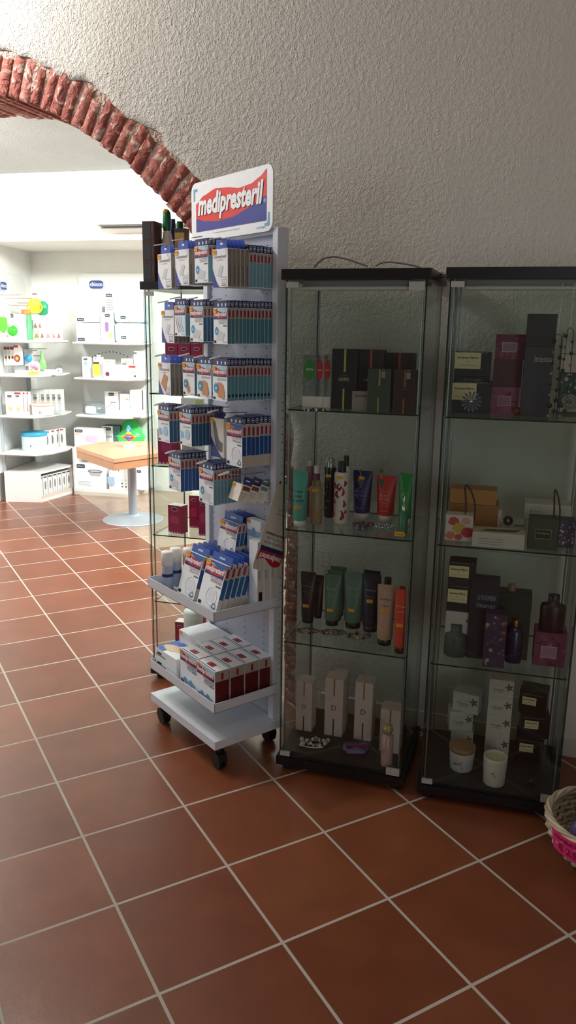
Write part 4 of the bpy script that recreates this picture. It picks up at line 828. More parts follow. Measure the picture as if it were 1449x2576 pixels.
carton('soap_box', (p1[0] + Vector((.003, 0, hh + .0002)), p1[1] * 1.06, h2_ - hh - .001, p1[3]), .06, mg, 'magenta floral box with framed label, topmost of its stack', art=frame_lab(mat('8c6a7c', .5), 'PROFUMO', pat=fl_p))
lowh = K2.put(1312, 1386, 980, Z, vb=1040)
carton('soap_box', lowh, .06, mat('8c8a54', .45), 'yellow green box with citrus pattern in front on the top shelf', art=frame_lab(None, '', pat=[mat('a88c48', .5), mat('8f9a68', .5), mat('9c7040', .5)]))
pt = K2.put(1322, 1396, 872, Z, d=.11); carton('tall_perfume_box', pt, .07, mat('2a2430', .4), 'tall dark purple box with gold script behind the yellow box', art=lab(['Intenso'], mat('b9a890', .5), x0=-.2, x1=.5, z0=.72, z1=.9))
ph = K2.put(1325, 1400, 790, Z, d=.11); carton('perfume_box', (pt[0] + Vector((0, 0, pt[2] + .0005)), pt[1], ph[2] - pt[2], pt[3]), .07, mat('170f14', .35), 'near-black box standing on the tall purple box')
for i in range(3):
    pw = K2.put(1408, 1470, 975, Z, vb=1045); hi = [0, .068, .128, .20]
    hz = (.060, .055, .062)[i]; cc = ('27493a', 'd2c8b8', 'cfc6b8')[i]
    carton('gift_box', (pw[0] + K2.y * .03 + K2.x * (-.005 if i else -.003) + Vector((0, 0, (.064, .125, .181)[i])), .075, hz - .001, K2.a), .06, mat(cc, .5), ('green floral box with white roses on the pale box at the right edge', 'plain pale box in the middle of the right-hand stack', 'plain pale box at the top of the right-hand stack')[i], art=(frame_lab(None, '', pat=[mat('b9b9b0', .5), mat('3a6a50', .5)]) if i == 0 else None))
pw = K2.put(1408, 1470, 985, Z, vb=1045); carton('gift_box', (pw[0] + K2.y * .03, .078, .063, K2.a), .06, mat('3a5a48', .5), 'green box with a grey rose at the bottom of the right stack', art=lambda b, w, h, d: [b.disc(-w * .1, h * .6, w * (.3 - .06 * q), -.0006 - q * .0004, mat(('9a9a98', '7c7c7a', 'a8a8a4', '6f6f6c')[q], .5), 9) for q in range(4)] + [b.rect(-w * .5, w * .5, h * .12, h * .3, -.0006, mat('b9a48c', .5))])
def longneck(u, v0, v1, label, pal):
    top = onp(u, v0, K2.o + K2.y * .014, K2.y); root = empty('bead_necklace', top, K2.a); tag(root, label, 'necklace'); L_ = top.z - Z - .006
    b = MB(); b.tube([(.009, 0, 0), (.011, 0, -L_ / 2), (.006, 0, -L_), (-.008, 0, -L_), (-.010, 0, -L_ / 2), (-.006, 0, 0), (0, 0, .006)], .0012, mat('4a4640', .5), 5, True); b.tube([(0, 0, .006), (.0, 0, 1.60 - top.z)], .0004, CHROME, 4); b.build('cord', root)
    n = 15
    for i in range(n):
        t = (i + 1) / (n + .5); b = MB(); r = .0042 + .0016 * (i % 3 == 0) + .002 * (t > .75); b.ball((0, 0, 0), r, pal[i % len(pal)], 8); o = b.build('bead', root); o.location = ((.009 if i % 2 else -.009) * (1 - .3 * (t > .8)), 0, -L_ * t)
longneck(1404, 845, 1040, 'long necklace of black beads hanging beside the dark tall boxes', [BLACK, mat('2a2430', .3), mat('8c7c60', .3, .4), BLACK])
longneck(1434, 830, 1000, 'long necklace of dark green beads hanging at the right edge', [mat('1c3436', .3), mat('223a3c', .3), mat('8c5a5a', .4)])
b = MB(); b.lathe([(.0, 0), (.014, .0), (.017, .012), (.015, .022), (.012, .022), (.013, .012), (.0, .006)], mat('7a2018', .25)); o = b.build('votive_holder', None, fl(1305, 1044, Z)); tag(o, 'small red glass candle holder between the magenta and yellow boxes', 'candle holder')
b = MB()
for i in range(14): a = i / 14 * 6.283; b.add([(0, 0, 0), (.026 * math.cos(a - .14), -.002, .026 * math.sin(a - .14)), (.031 * math.cos(a), -.006, .031 * math.sin(a)), (.026 * math.cos(a + .14), -.002, .026 * math.sin(a + .14))], [(0, 1, 2, 3)], mat('6f6f80', .4, .3))
b.ball((0, -.004, 0), .006, CHROME); p = onp(1186, 1010, K2.o + K2.y * .013, K2.y); o = b.build('spiky_brooch', None, p, K2.a); tag(o, 'grey spiky flower brooch in front of the lower black box', 'brooch')
# second shelf
Z = .847
wood = mat('a8703c', .5)
pw = K2.put(1119, 1240, 1266, Z, vb=1372); pc = pw[0] + K2.y * .16
h1 = .135
carton('wooden_box', (pc + Vector((0, 0, 0)) + K2.x * .004, .150, .092, K2.a), .09, wood, 'light brown wooden box, lower of two at the shelf back', side=mat('96622f', .5))
carton('wooden_box', (pc + Vector((0, 0, .093)), .142, .046, K2.a), .085, mat('b0763f', .5), 'light brown wooden box, upper of two at the shelf back')
pf = K2.put(1118, 1187, 1296, Z, vb=1360); 
def poppy(b, w, h, d):
    cols = [mat('b8443c', .5), mat('b89a40', .5), mat('a83034', .5), mat('c46a58', .5), mat('c89080', .5)]
    for i, (x, z, r) in enumerate(((-.2, .75, .2), (.0, .5, .24), (.32, .35, .24), (-.3, .2, .18), (.25, .8, .16), (.0, .15, .14))):
        b.add([(w * x + r * w * math.cos(k / 9 * 6.283) * (1 + .15 * math.sin(k * 3)), -.0006 - i * .0002, h * z + r * w * .85 * math.sin(k / 9 * 6.283)) for k in range(9)], [tuple(range(9))], cols[i % 5])
carton('floral_gift_box', pf, .05, mat('c9bdb2', .5), 'white box printed with red and yellow poppies', art=poppy)
def poppy2(b, w, h, d):
    for i, (x, z) in enumerate(((-.3, .6), (-.2, .3), (-.05, .5), (.0, .2))): b.disc(w * x, h * z, w * .07, -.0006, mat(('c46a38', '6a6a30', 'c8743c', '3c4a30')[i], .5), 8)
    b.text('Papavero', w * .22, h * .62, .008, -.0006, mat('7a4a40', .5)); b.text('soft', w * .22, h * .5, .005, -.0006, GREYTX)
pm = K2.put(1166, 1259, 1289, Z, vb=1350); carton('floral_gift_box', (pm[0] + K2.y * .05, pm[1], pm[2], pm[3]), .03, mat('cfc4b8', .5), 'white card box with orange flowers behind the long white box', art=poppy2)
pl = K2.put(1186, 1318, 1342, Z, vb=1378); o = carton('long_flat_box', pl, .075, mat('c0b9a8', .5), 'long low white box with grey script at the shelf front', art=lambda b, w, h, d: (b.rect(-w * .48, w * .48, h * .1, h * .88, -.0005, mat('b9b3a4', .5)), [b.rect(-w * .38, w * .1, h * (.2 + .18 * q), h * (.23 + .18 * q), -.0009, GREYTX) for q in range(3)]))
b = MB()
for i in range(7): x = -pl[1] * .35 + i * .012; b.add([(x, .02, pl[2] + .001), (x + .03, .028, pl[2] + .002), (x + .045, .05 + .003 * i, pl[2] + .001), (x + .012, .04, pl[2] + .001)], [(0, 1, 2, 3)], mat('5f6e4a', .5))
b.build('leaf_print', o)
b = MB()
for i in range(9): a = i / 9 * 6.283; b.ball((.010 * math.cos(a), 0, .014 + .010 * math.sin(a)), .006, mat('3a1f24', .35), 7)
b.ball((0, -.006, .013), .005, CHROME, 7); p = K2.put(1260, 1290, 1310, Z, vb=1350); o = b.build('flower_clip', None, p[0] + Vector((0, 0, p[2] * .0 + .038)), K2.a); tag(o, 'dark flower hair clip with a glittering centre', 'hair clip')
b = MB(); b.box(-.02, .02, 0, .03, 0, .0375, mat('b5afa2', .5)); o2 = b.build('small_white_box', None, p[0] + K2.y * .004, K2.a); tag(o2, 'small white box carrying the dark flower clip', 'box')
pr_ = K2.put(1320, 1442, 1295, Z, vb=1372); q0 = pr_[0] + K2.y * .11
carton('flat_gift_box', (q0, .135, .052, K2.a), .09, mat('bdb6a8', .5), 'flat white box, lower of two behind the green box', art=lab(['essenze'], GREYTX, x0=-.45, x1=.1, z0=.3, z1=.7))
carton('flat_gift_box', (q0 + Vector((0, 0, .053)) - K2.x * .005, .138, .048, K2.a), .09, mat('c9c2b4', .5), 'flat white box, upper of two behind the green box', art=lambda b, w, h, d: (b.rect(-w * .47, w * .47, h * .1, h * .9, -.0004, mat('bdb6a8', .5)), b.text('Essenza', -w * .25, h * .45, .008, -.0008, GREYTX)))
carton('soap_box', K2.put(1326, 1400, 1305, Z, vb=1383), .06, mat('333c26', .45), 'dark green box with black label at the shelf front', art=lambda b, w, h, d: (b.rect(-w * .28, w * .28, h * .35, h * .66, -.0005, mat('8c8458', .5)), b.rect(-w * .26, w * .26, h * .37, h * .64, -.0009, BLACKTX), b.text('Rosmarino', 0, h * .5, .008, -.0013, mat('a8a078', .5), w=w * .42)))
carton('soap_box', K2.put(1402, 1443, 1310, Z, vb=1378), .06, mat('3f3c5c', .45), 'slate blue box with white and peach flowers', art=frame_lab(None, '', pat=[mat('b9b9c0', .5), mat('a87068', .5), mat('8f8fa0', .5)]))
def rope(u, vt, vb, wd_, label, zb, dd):
    p = K2.put(u - 10, u + 10, vt, zb, d=dd); hgt = p[2]; b = MB(); b.tube([(wd_ * (.7 * math.sin(t / 24 * 6.283) - .45 * math.cos(t / 12 * 6.283)), -.01 * math.cos(t / 24 * 6.283), hgt * (.5 - .5 * math.cos(t / 24 * 6.283)) + .003) for t in range(24)], .0026, mat('3a1e1c', .5), 7, True)
    o = b.build('rope_bracelet', None, p[0], K2.a); tag(o, label, 'bracelet')
rope(1180, 1224, 1290, .020, 'twisted dark red cord loop standing before the wooden boxes', Z + .001, .10)
rope(1402, 1236, 1296, .012, 'twisted dark red cord loop before the flat white boxes', Z + .001, .095)
# third shelf
Z = .465
for i, (z0_, hgt, c, l, ar) in enumerate((
        (0, .075, 'a9a49a', 'white vanilla box at the foot of the left stack', None), (.0755, .07, 'b2ada2', 'white vanilla box second in the left stack', 1),
        (.146, .085, '1b191d', 'black box with cream label above the white boxes', 2), (.2315, .075, '1b191d', 'black box with cream label topmost of the tall left stack', 2))):
    pl = K2.put(1114, 1184, 1640, Z, d=.10)
    carton('home_scent_box', (pl[0] + Vector((0, 0, z0_)), .082, hgt, K2.a), .07, mat(c, .5), l, art=(cream_lab(-.48, .25, .35, .85) if ar == 2 else (lambda b, w, h, d: [b.disc(w * .35, h * .6, w * .1, -.0008, mat('6f6f58', .5), 5)])))
carton('tall_perfume_box', K2.put(1185, 1259, 1460, Z, d=.09), .06, mat('23242f', .4), 'tall dark blue-grey box with silver script', art=lab(['LA PROFUMERIA', 'Intenso'], mat('8f90a0', .5), x0=-.3, x1=.45, z0=.6, z1=.85))
bottle('reed_diffuser', K2.put(1113, 1172, 1578, Z, vb=1656), [(.46, 0), (.5, .03), (.5, .62), (.46, .70), (.26, .76), (.26, 1)], mat('4a504e', .5), 'matt grey diffuser bottle at the left front', 'bottle', [(.24, 1), (.24, 1.01)], mat('3a3e3c', .5))
b = MB(); pp = K2.put(1113, 1172, 1578, Z, vb=1656)
for s in ((0, .085, .1, .105), (0, .085, .09, .05)): b.tube([(s[0] - .012, .03, s[1]), (s[2] - .02, .03, s[3])], .0012, mat('1c1614', .5), 5)
b.build('reed', bpy.data.objects['reed_diffuser']).location = (0, -.03, 0)
bottle('candle_jar', tuple([K2.put(1132, 1165, 1480, Z, d=.10)[0] + K2.y * .0 + Vector((0, 0, .0)), .036, .001, K2.a]), [(.5, 0), (.5, 1)], mat('a9a49a', .5), 'tiny pale disc under the left stack', 'disc') if False else None
figp = [mat('8c4a40', .5), mat('9a9080', .5), mat('5a3c60', .5), mat('8c5a50', .5)]
carton('fig_box', K2.put(1212, 1267, 1545, Z, vb=1679), .05, mat('3c2c48', .45), 'tall purple box patterned with cut figs', art=frame_lab(None, 'Fico', pat=figp))
bottle('perfume_bottle', K2.put(1268, 1311, 1565, Z, vb=1670), [(.46, 0), (.5, .03), (.5, .72), (.3, .84), (.16, .86)], mat('221c40', .25), 'dark blue bottle with a gold cap beside the fig box', 'bottle', [(.16, .86), (.17, .98), (.14, 1)], mat('a87838', .3, .7), sq=.7)
pg = K2.put(1255, 1340, 1494, Z, d=.12); carton('large_gift_box', pg, .06, mat('23281c', .4), 'large dark green box behind the blue bottle')
b = MB(); b.lathe([(.012, 0), (.013, .008), (.011, .02), (.008, .022)], mat('8c7060', .4)); o = b.build('bottle_stopper', None, pg[0] + K2.y * .03 + K2.x * -.012 + Vector((0, 0, pg[2])), K2.a); tag(o, 'small wooden ball stopper on the large dark green box', 'stopper')
pm = K2.put(1339, 1420, 1592, Z, vb=1676); carton('floral_gift_box', pm, .075, mat('74304c', .45), 'magenta floral box with pink label under the burgundy bottle', art=frame_lab(mat('9a7080', .5), 'Fiori Rosa', z0=.25, z1=.6, pat=fl_p + [mat('a04a6a', .5)]))
bh = K2.put(1345, 1418, 1490, Z, vb=1664)
bottle('perfume_bottle', (pm[0] + Vector((0, 0, pm[2] + .0004)), .076, bh[2] - pm[2], K2.a), [(.48, 0), (.5, .03), (.5, .66), (.46, .74), (.22, .78), (.22, 1)], mat('2a1016', .35), 'square-shouldered dark burgundy bottle standing on the magenta box', 'bottle', sq=.6)
# base
Z = BASEZ; WB = mat('b0aaa4', .5)
def vanilla(t='Vaniglia'):
    def f(b, w, h, d):
        for k in range(5):
            a = k / 5 * 6.283 + .6; b.add([(w * .32, -.0006, h * .62), (w * .32 + w * .09 * math.cos(a - .5), -.0008, h * .62 + w * .09 * math.sin(a - .5)), (w * .32 + w * .2 * math.cos(a), -.0008, h * .62 + w * .2 * math.sin(a)), (w * .32 + w * .09 * math.cos(a + .5), -.0008, h * .62 + w * .09 * math.sin(a + .5))], [(0, 1, 2, 3)], mat('4f4c3a', .5))
        b.text(t, -w * .1, h * .4, .008, -.0006, mat('7a5a50', .5)); b.text('LA PROFUMERIA', -w * .1, h * .28, .003, -.0006, GREYTX)
    return f
pa = K2.put(1124, 1190, 1845, Z, vb=1912); q = pa[0] + K2.y * .06
carton('vanilla_box', (q, .075, .075, K2.a), .06, WB, 'white vanilla flower box, lowest of the left stack on the floor', art=vanilla())
carton('vanilla_box', (q + Vector((0, 0, .0755)) - K2.x * .006, .078, .07, K2.a), .06, WB, 'white vanilla flower box in the middle of the left stack', art=vanilla(), rot=10)
carton('vanilla_box', (q + Vector((0, 0, .146)) + K2.x * .004, .088, .068, K2.a), .07, WB, 'white vanilla flower box, turned, on top of the left stack', art=vanilla('Osmanto'), rot=-14)
pb_ = K2.put(1215, 1278, 1838, Z, vb=1925); q = pb_[0] + K2.y * .035
zz = 0
for i, hgt in enumerate((.098, .064, .064, .064)):
    carton('vanilla_box', (q + Vector((0, 0, zz)), .078, hgt - .0005, K2.a), .06, mat('b9b2a6', .5), f"white flower box, {('bottom', 'second', 'third', 'top')[i]} of the middle column on the floor", art=vanilla('FIORITO' if i == 0 else 'Vaniglia')); zz += hgt
pk_ = K2.put(1300, 1362, 1862, Z, vb=1935); q = pk_[0] + K2.y * .05
for i, (dx, hgt) in enumerate(((0, .088), (.010, .084), (-.004, .08))):
    carton('incense_box', (q + K2.x * dx + Vector((0, 0, [0, .0885, .173][i])), .088, hgt, K2.a), .075, mat('161014', .35), f"black box with cream label, {('bottom', 'middle', 'top')[i]} of the right-hand stack on the floor", art=cream_lab(-.38, .12, .38, .72), rot=(0, 3, -9)[i])
def potprint(b, w, h):
    for i in range(9): a = i * .7; b.disc(-w * .1 + w * .16 * math.cos(a), h * (.45 + .03 * i) + w * .1 * math.sin(a), w * .05, -w - .0006, mat('8c7078', .5), 5)
p = K2.put(1125, 1191, 1876, Z, vb=1948); o = bottle('candle_jar', p, [(.40, 0), (.44, .04), (.5, .62), (.5, .66)], mat('b9b6b4', .35), 'white candle jar with a wooden lid', 'candle', [(.5, .66), (.52, .68), (.52, .80), (.50, .82)], mat('8c6a48', .5), art=potprint)
p = K2.put(1210, 1272, 1915, Z, vb=1988); w, h = p[1], p[2]; b = MB(); b.loft([(0, w * .42, w * .42), (.003, w * .45, w * .45), (h * .9, w * .5, w * .5), (h, w * .5, w * .5), (h, w * .46, w * .46), (h * .9, w * .455, w * .455)], mat('c4bdb0', .35), 30, False); b.disc(0, 0, w * .44, .001, mat('c4bdb0', .35), 24, ax='z')
o = b.build('candle_jar', None, p[0] + K2.y * w / 2, K2.a); tag(o, 'open white candle jar with flower print, no lid', 'candle')
b = MB(); b.disc(0, 0, w * .455, h * .9, mat('d2c8a0', .4), 28, ax='z'); b.build('wax', o); b = MB(); b.tube([(0, 0, h * .88), (.001, 0, h * .97)], .001, mat('e0dccc', .6), 5); b.build('wick', o)
b = MB(); b.M = Matrix.Translation((0, -w / 2 + w * .5 - .0, 0)); potprint(b, w * .5, h * .9); b.M = Matrix.Identity(4); o3 = b.build('print', o)
b = MB(); b.ball((0, 0, .012), .012, mat('241a24', .3)); b.tube([(.014 * math.cos(t), .014 * math.sin(t), .012) for t in (0, 1, 2, 3, 4, 5)], .0015, mat('5a4a5a', .3), 4, True); o = b.build('trinket', None, fl(1338, 1972, Z)); tag(o, 'small dark glittering trinket at the right front of the cabinet floor', 'trinket')
# ------------------------------------------------------------------ cabinet 3 (behind the rack)
CRIM = mat('a0184a', .4)
def crimson(u0, u1, vt, z, vb=None, d=None, label='', dep=.05, rot=0):
    pl = K3.put(u0, u1, vt, z, vb=vb, d=d)
    def art(b, w, h, d_):
        for q in range(5): b.disc(-w * .4 + q * w * .2, h * .03, w * .05, -.0006, mat('e4b8c8', .5), 6, rz=h * .025)
        b.tube([(w * .25 * math.cos(t / 14 * 6.283), -.0006, h * .87 + w * .12 * math.sin(t / 14 * 6.283)) for t in range(14)], .0008, mat('e9dfe4', .5), 4, True); b.disc(0, h * .86, w * .2, -.0008, mat('3a1428', .5), rz=w * .07)
        b.rect(-w * .3, w * .3, h * .35, h * .62, -.0005, mat('b8386a', .45))
    return carton('crimson_cream_box', pl, dep, CRIM, label, art=art, rot=rot, top=mat('f0e6e2', .5))
for i, (u0, u1) in enumerate(((415, 446), (447, 478), (480, 509))): crimson(u0, u1, 862, 1.2157, d=.18, label=f"crimson carton, {('left', 'middle', 'right')[i]} of three seen between the rack's hanging rows")
crimson(398, 443, 1080, .925, vb=1167, label='crimson carton standing at the left, above the tabletop level')
crimson(470, 516, 1085, .925, d=.2, label='crimson carton behind the blue plaster boxes', dep=.06)
carton('printed_white_box', K3.put(455, 522, 1003, .925, d=.13), .05, mat('eef0ea', .5), 'white box with a red disc, behind the fourth row', art=lambda b, w, h, d: (b.disc(-w * .12, h * .75, w * .2, -.0006, mat('d0302c', .5)), b.rect(w * .05, w * .3, h * .9, h * .98, -.0006, mat('d8d68c', .5)), [b.disc(w * (.1 + .1 * (q % 3)), h * (.62 + .07 * (q // 3)), .002, -.0006, BLACKTX, 6) for q in range(6)]))
crimson(421, 459, 1272, .636, vb=1341, label='short crimson carton standing alone on the glass shelf', dep=.045, rot=-14)
crimson(475, 500, 1247, .636, d=.17, label='tall crimson carton, the left one of a pair')
crimson(499, 522, 1256, .636, d=.06, label='tall crimson carton touching the rack panel')
bottle('white_jar', K3.put(440, 478, 1352, .346, d=.1), [(.5, 0), (.5, .8), (.4, .85)], mat('e9e6e2', .4), 'pale jar behind the spray cans', 'jar', [(.42, .85), (.42, 1)], WHITE) if False else None
crimson(440, 462, 1565, BASEZ, d=.12, label='crimson carton behind the white jars near the floor')
pj = K3.put(453, 502, 1618, BASEZ, d=.06); w = .082
for i, l in enumerate(('white round jar with lid, the lower of two stacked', 'white round jar with lid, the upper of two stacked')):
    hj = .13 if i else .12; top_ = K3.put(453, 502, 1540, BASEZ, d=.06)[2]
    h0 = 0 if i == 0 else top_ * .42; h1 = top_ * .42 - .001 if i == 0 else top_
    bottle('white_jar', (pj[0] + Vector((0, 0, h0)), w, h1 - h0, K3.a), [(.47, 0), (.5, .02), (.5, .72)], mat('eceff0', .35), l, 'jar', [(.5, .72), (.5, .9), (.46, .97), (.3, 1)], mat('f4f4f4', .35))
crimson(500, 522, 1500, BASEZ, d=.2, label='crimson carton deep behind the lower tray cartons')
# things standing on cabinet 3
Z = CH + .0005
pd = K3.put(364, 400, 567, Z, vb=706)
def shade(b, w, h, d):
    for q in range(3): b.rect(-w * .42, w * .2, h * (.04 + .33 * q), h * (.30 + .33 * q), -.0006, mat('3c3a3e', .4)); b.rect(w * .26, w * .42, h * (.08 + .33 * q), h * (.28 + .33 * q), -.0006, mat('5a3c38', .5))
carton('hair_dye_box', (K3.o + K3.x * .018 + K3.y * .03 + Vector((0, 0, Z)), .050, .222, K3.a), .07, mat('2a1f24', .4), 'tall dark box with shade swatches on the cabinet behind the rack', art=shade, side=mat('4a2a2c', .4))
def topitem(u0, u1, vt, dd): return K3.put(u0, u1, vt, Z, d=dd)
bottle('spray_bottle', topitem(400, 428, 580, .08), [(.5, 0), (.5, .75), (.34, .95), (.3, 1)], mat('e9e6da', .4), 'white bottle with a green and yellow trigger head', 'bottle', [(.3, 1), (.34, 1.06), (.36, 1.2), (.33, 1.34), (.2, 1.40), (.05, 1.42)], mat('157040', .35))
o = bpy.data.objects['spray_bottle']; hb = topitem(400, 428, 580, .08)[2]; wb = topitem(400, 428, 580, .08)[1]
b = MB(); b.ball((-wb * .05, -wb * .2, hb * 1.37), wb * .22, mat('d8c23a', .35)); b.build('nozzle', o)
b = MB(); b.rect(-wb * .42, wb * .42, hb * .1, hb * .55, -wb * .5 - .001, BLACKTX); b.text('24', 0, hb * .25, .02, -wb * .5 - .002, WHITE); b.build('print', o)
bottle('blue_bottle', topitem(420, 438, 550, .16), [(.5, 0), (.5, .82), (.4, .9)], mat('1f2f7a', .35), 'blue bottle between the trigger bottle and gold box', 'bottle', [(.42, .9), (.42, 1)], mat('24367e', .35))
bottle('green_bottle', topitem(438, 458, 556, .20), [(.5, 0), (.5, .82), (.4, .9)], mat('174a30', .35), 'dark green bottle behind the gold box', 'bottle', [(.42, .9), (.38, 1)], mat('1c5a38', .35))
carton('gold_box', topitem(437, 466, 574, .07), .04, mat('2c2620', .4), 'small black box with a gold label beside the coloured bottles', art=lambda b, w, h, d: b.rect(-w * .42, w * .42, h * .1, h * .92, -.0006, mat('a8843c', .4, .3)))
# ------------------------------------------------------------------ cables and ledge parts above the cabinets
CABM = mat('8c8378', .5)
def cable(name, pts, r, label, m=CABM):
    from mathutils import geometry
    P_ = [Vector(p) for p in pts]; out = []
    for i in range(len(P_) - 1):
        a = P_[max(0, i - 1)]; b_ = P_[i]; c = P_[i + 1]; d = P_[min(len(P_) - 1, i + 2)]
        for k in range(6):
            t = k / 6; out.append(.5 * ((2 * b_) + (-a + c) * t + (2 * a - 5 * b_ + 4 * c - d) * t * t + (-a + 3 * b_ - 3 * c + d) * t ** 3))
    out.append(P_[-1]); b = MB(); b.tube(out, r, m, 7); o = b.build(name); tag(o, label, 'cable'); return o
def ct(u, v, dd=.24): return onp(u, v, K1.o + K1.y * dd, K1.y)
cable('power_cable', [ct(790, 672), ct(812, 652), ct(840, 646), ct(872, 652), ct(908, 664), ct(925, 670)], .0028, 'pale cable arching above the left part of the cabinet top')
cable('power_cable', [ct(945, 669), ct(965, 660), ct(1000, 661), ct(1040, 668), ct(1058, 674)], .0028, 'pale cable lying in a low loop on the cabinet top')
w1 = K1.o + K1.y * .20 + K1.x * (CW + .004); e1 = onp(1134, 689, K2.o + K2.y * .1, K2.y)
for k in range(2):
    a = ct(1072, 684 + 5 * k, .30); a.z = 1.645 + .001 - .0 * k; c_ = onp(1140, 684 + 6 * k, K2.o + K2.y * .14, K2.y)
    cable('power_cable', [a + Vector((0, .0, .003)), (a + c_) / 2 + Vector((0, .02, -.006 - .004 * k)), c_ + Vector((-.01, .0, .0))], .0028, f"beige cable bridging the two cabinet tops, the {'upper' if k == 0 else 'lower'} one", mat('a89a80', .5))
b = MB(); b.box(-.035, .035, -.03, .012, -.018, .018, mat('7a6f62', .5)); p = ct(1092, 703, .30); p = W0 + Vector((math.cos(WR), math.sin(WR), 0)) * ((onp(1096, 702, W0, Vector((.352, .936, 0))) - W0).dot(Vector((math.cos(WR), math.sin(WR), 0)))) + Vector((0, 0, onp(1096, 702, W0, Vector((.352, .936, 0))).z))
o = b.build('socket_box', None, p + Vector((-.352, -.936, 0)) * .012, WR, bevel=.002); tag(o, 'small beige junction box on the wall between the cabinet tops', 'junction box')
b = MB(); b.box(0, .105, 0, .03, 0, .008, mat('b5aa92', .5)); o = b.build('power_strip', None, Vector((0, 0, CH + .0005)) + K1.o + K1.x * .115 + K1.y * .2, K1.a, bevel=.002); tag(o, 'flat beige strip lying on the nearer left cabinet top', 'power strip')
b = MB(); b.box(0, .21, 0, .02, 0, .01, mat('a39a86', .5)); o = b.build('cable_duct', None, Vector((0, 0, CH + .0005)) + K2.o + K2.x * .2 + K2.y * .3, K2.a); tag(o, 'narrow beige duct lying along the right cabinet top', 'cable duct')
# ------------------------------------------------------------------ wicker basket at the right edge
bc = fl(1545, 2165, 0.0); Rb, Hb = .152, .13
bc = Vector((.908, 1.950, 0)); root = empty('wicker_basket', bc); tag(root, 'white wicker basket at the right edge with a pink price card', 'basket')
WK = mat('b5a488', .6, 0, .15, 40); WK2 = mat('c9bb9f', .6, 0, .15, 40)
prof = lambda t: Rb * (.55 + .45 * math.sin(min(1, t * 1.15) * math.pi / 2))
b = MB()
for r in range(9):
    t = (r + .45) / 9; b.tube([((prof(t) + .004 * math.sin(k * math.pi * .5 + r * math.pi)) * math.cos(k / 96 * 6.283), (prof(t) + .004 * math.sin(k * math.pi * .5 + r * math.pi)) * math.sin(k / 96 * 6.283), Hb * t) for k in range(96)], .0058, WK if r % 2 else WK2, 6, True)
b.disc(0, 0, Rb * .6, .006, WK, 28, ax='z'); b.build('woven_wall', root)
b = MB()
for k in range(24): a = k / 24 * 6.283; b.tube([(prof(t) * math.cos(a), prof(t) * math.sin(a), Hb * t) for t in (0, .2, .4, .6, .8, 1)], .004, WK2, 6)
b.build('stake', root)['kind'] = 'stuff'
b = MB()
for q in range(4): b.tube([((Rb + .006 * math.cos(k * .4 + q * 1.6)) * math.cos(k / 72 * 6.283), (Rb + .006 * math.cos(k * .4 + q * 1.6)) * math.sin(k / 72 * 6.283), Hb + .007 * math.sin(k * .4 + q * 1.6)) for k in range(72)], .0055, WK2 if q % 2 else WK, 6, True)
b.build('braided_rim', root)
def lump(name, c, rx, ry, rz, m, label, cat, seed, amp=.18, nn=18):
    rr = random.Random(seed); b = MB(); vs = []; K_ = 12
    for i in range(K_ + 1):
        for k in range(nn):
            ph = math.pi * i / K_; th_ = 6.283 * k / nn; f = 1 + (rr.uniform(-amp, amp) if 0 < i < K_ else 0); vs.append((rx * f * math.sin(ph) * math.cos(th_), ry * f * math.sin(ph) * math.sin(th_), rz * f * -math.cos(ph)))
    b.add(vs, [(i * nn + k, i * nn + (k + 1) % nn, (i + 1) * nn + (k + 1) % nn, (i + 1) * nn + k) for i in range(K_) for k in range(nn)], m, False); o = b.build(name, None, c); tag(o, label, cat); return o
slab_c = [mat('6a5480', .6), mat('3c6a3c', .6), mat('8c8794', .6)]
for i, (dx, dy, dz, l) in enumerate(((-.062, -.035, .088, 'purple folded slippers in clear wrap inside the basket'), (-.005, .052, .120, 'green folded slippers in clear wrap on top of the basket'), (.058, -.038, .092, 'grey folded slippers in clear wrap inside the basket'))):
    o = lump('wrapped_slippers', bc + Vector((dx, dy, dz)), .050, .042, .075, slab_c[i], l, 'slippers', i + 3, .05)
    b = MB(); rr = random.Random(i); nn = 16; vs = []
    for ii in range(11):
        for k in range(nn):
            ph = math.pi * ii / 10; th_ = 6.283 * k / nn; f = 1.14 + (rr.uniform(-.12, .16) if 0 < ii < 10 else 0); vs.append((.053 * f * math.sin(ph) * math.cos(th_), .045 * f * math.sin(ph) * math.sin(th_), .08 * f * -math.cos(ph)))
    b.add(vs, [(ii * nn + k, ii * nn + (k + 1) % nn, (ii + 1) * nn + (k + 1) % nn, (ii + 1) * nn + k) for ii in range(10) for k in range(nn)], PLASTIC_WRAP); b.build('clear_wrap', o)
# pink handwritten card clipped on the basket front
b = MB(); PK = mat('e8317e', .5); n = 10; a0, a1 = -2.93, -2.12; vs = []
Rc = Rb + .012
for i in range(n + 1):
    a = a0 + (a1 - a0) * i / n; vs += [(Rc * .93 * math.cos(a), Rc * .93 * math.sin(a), .066), (Rc * math.cos(a), Rc * math.sin(a), .131)]
b.add(vs, [(2 * i, 2 * i + 2, 2 * i + 3, 2 * i + 1) for i in range(n)], PK)
o = b.build('price_card', root); m_ = o.modifiers.new('thickness', 'SOLIDIFY'); m_.thickness = .0008
def bent(txt, ac, z, h, wd_, m):
    vs, fs = glyphs(txt, .02, 0); xa = [v[0] for v in vs]; k = h / .7; kx = wd_ / (max(xa) - min(xa)); xm = (max(xa) + min(xa)) / 2; out = []
    for x, y in vs:
        zz = z + y * k; r_ = Rc * (.93 + .07 * (zz - .066) / .065) + .0015; a = ac + (x - xm) * kx / Rc; out.append((r_ * math.cos(a), r_ * math.sin(a), zz))
    return out, fs
b = MB(); INK = mat('8c1038', .5)
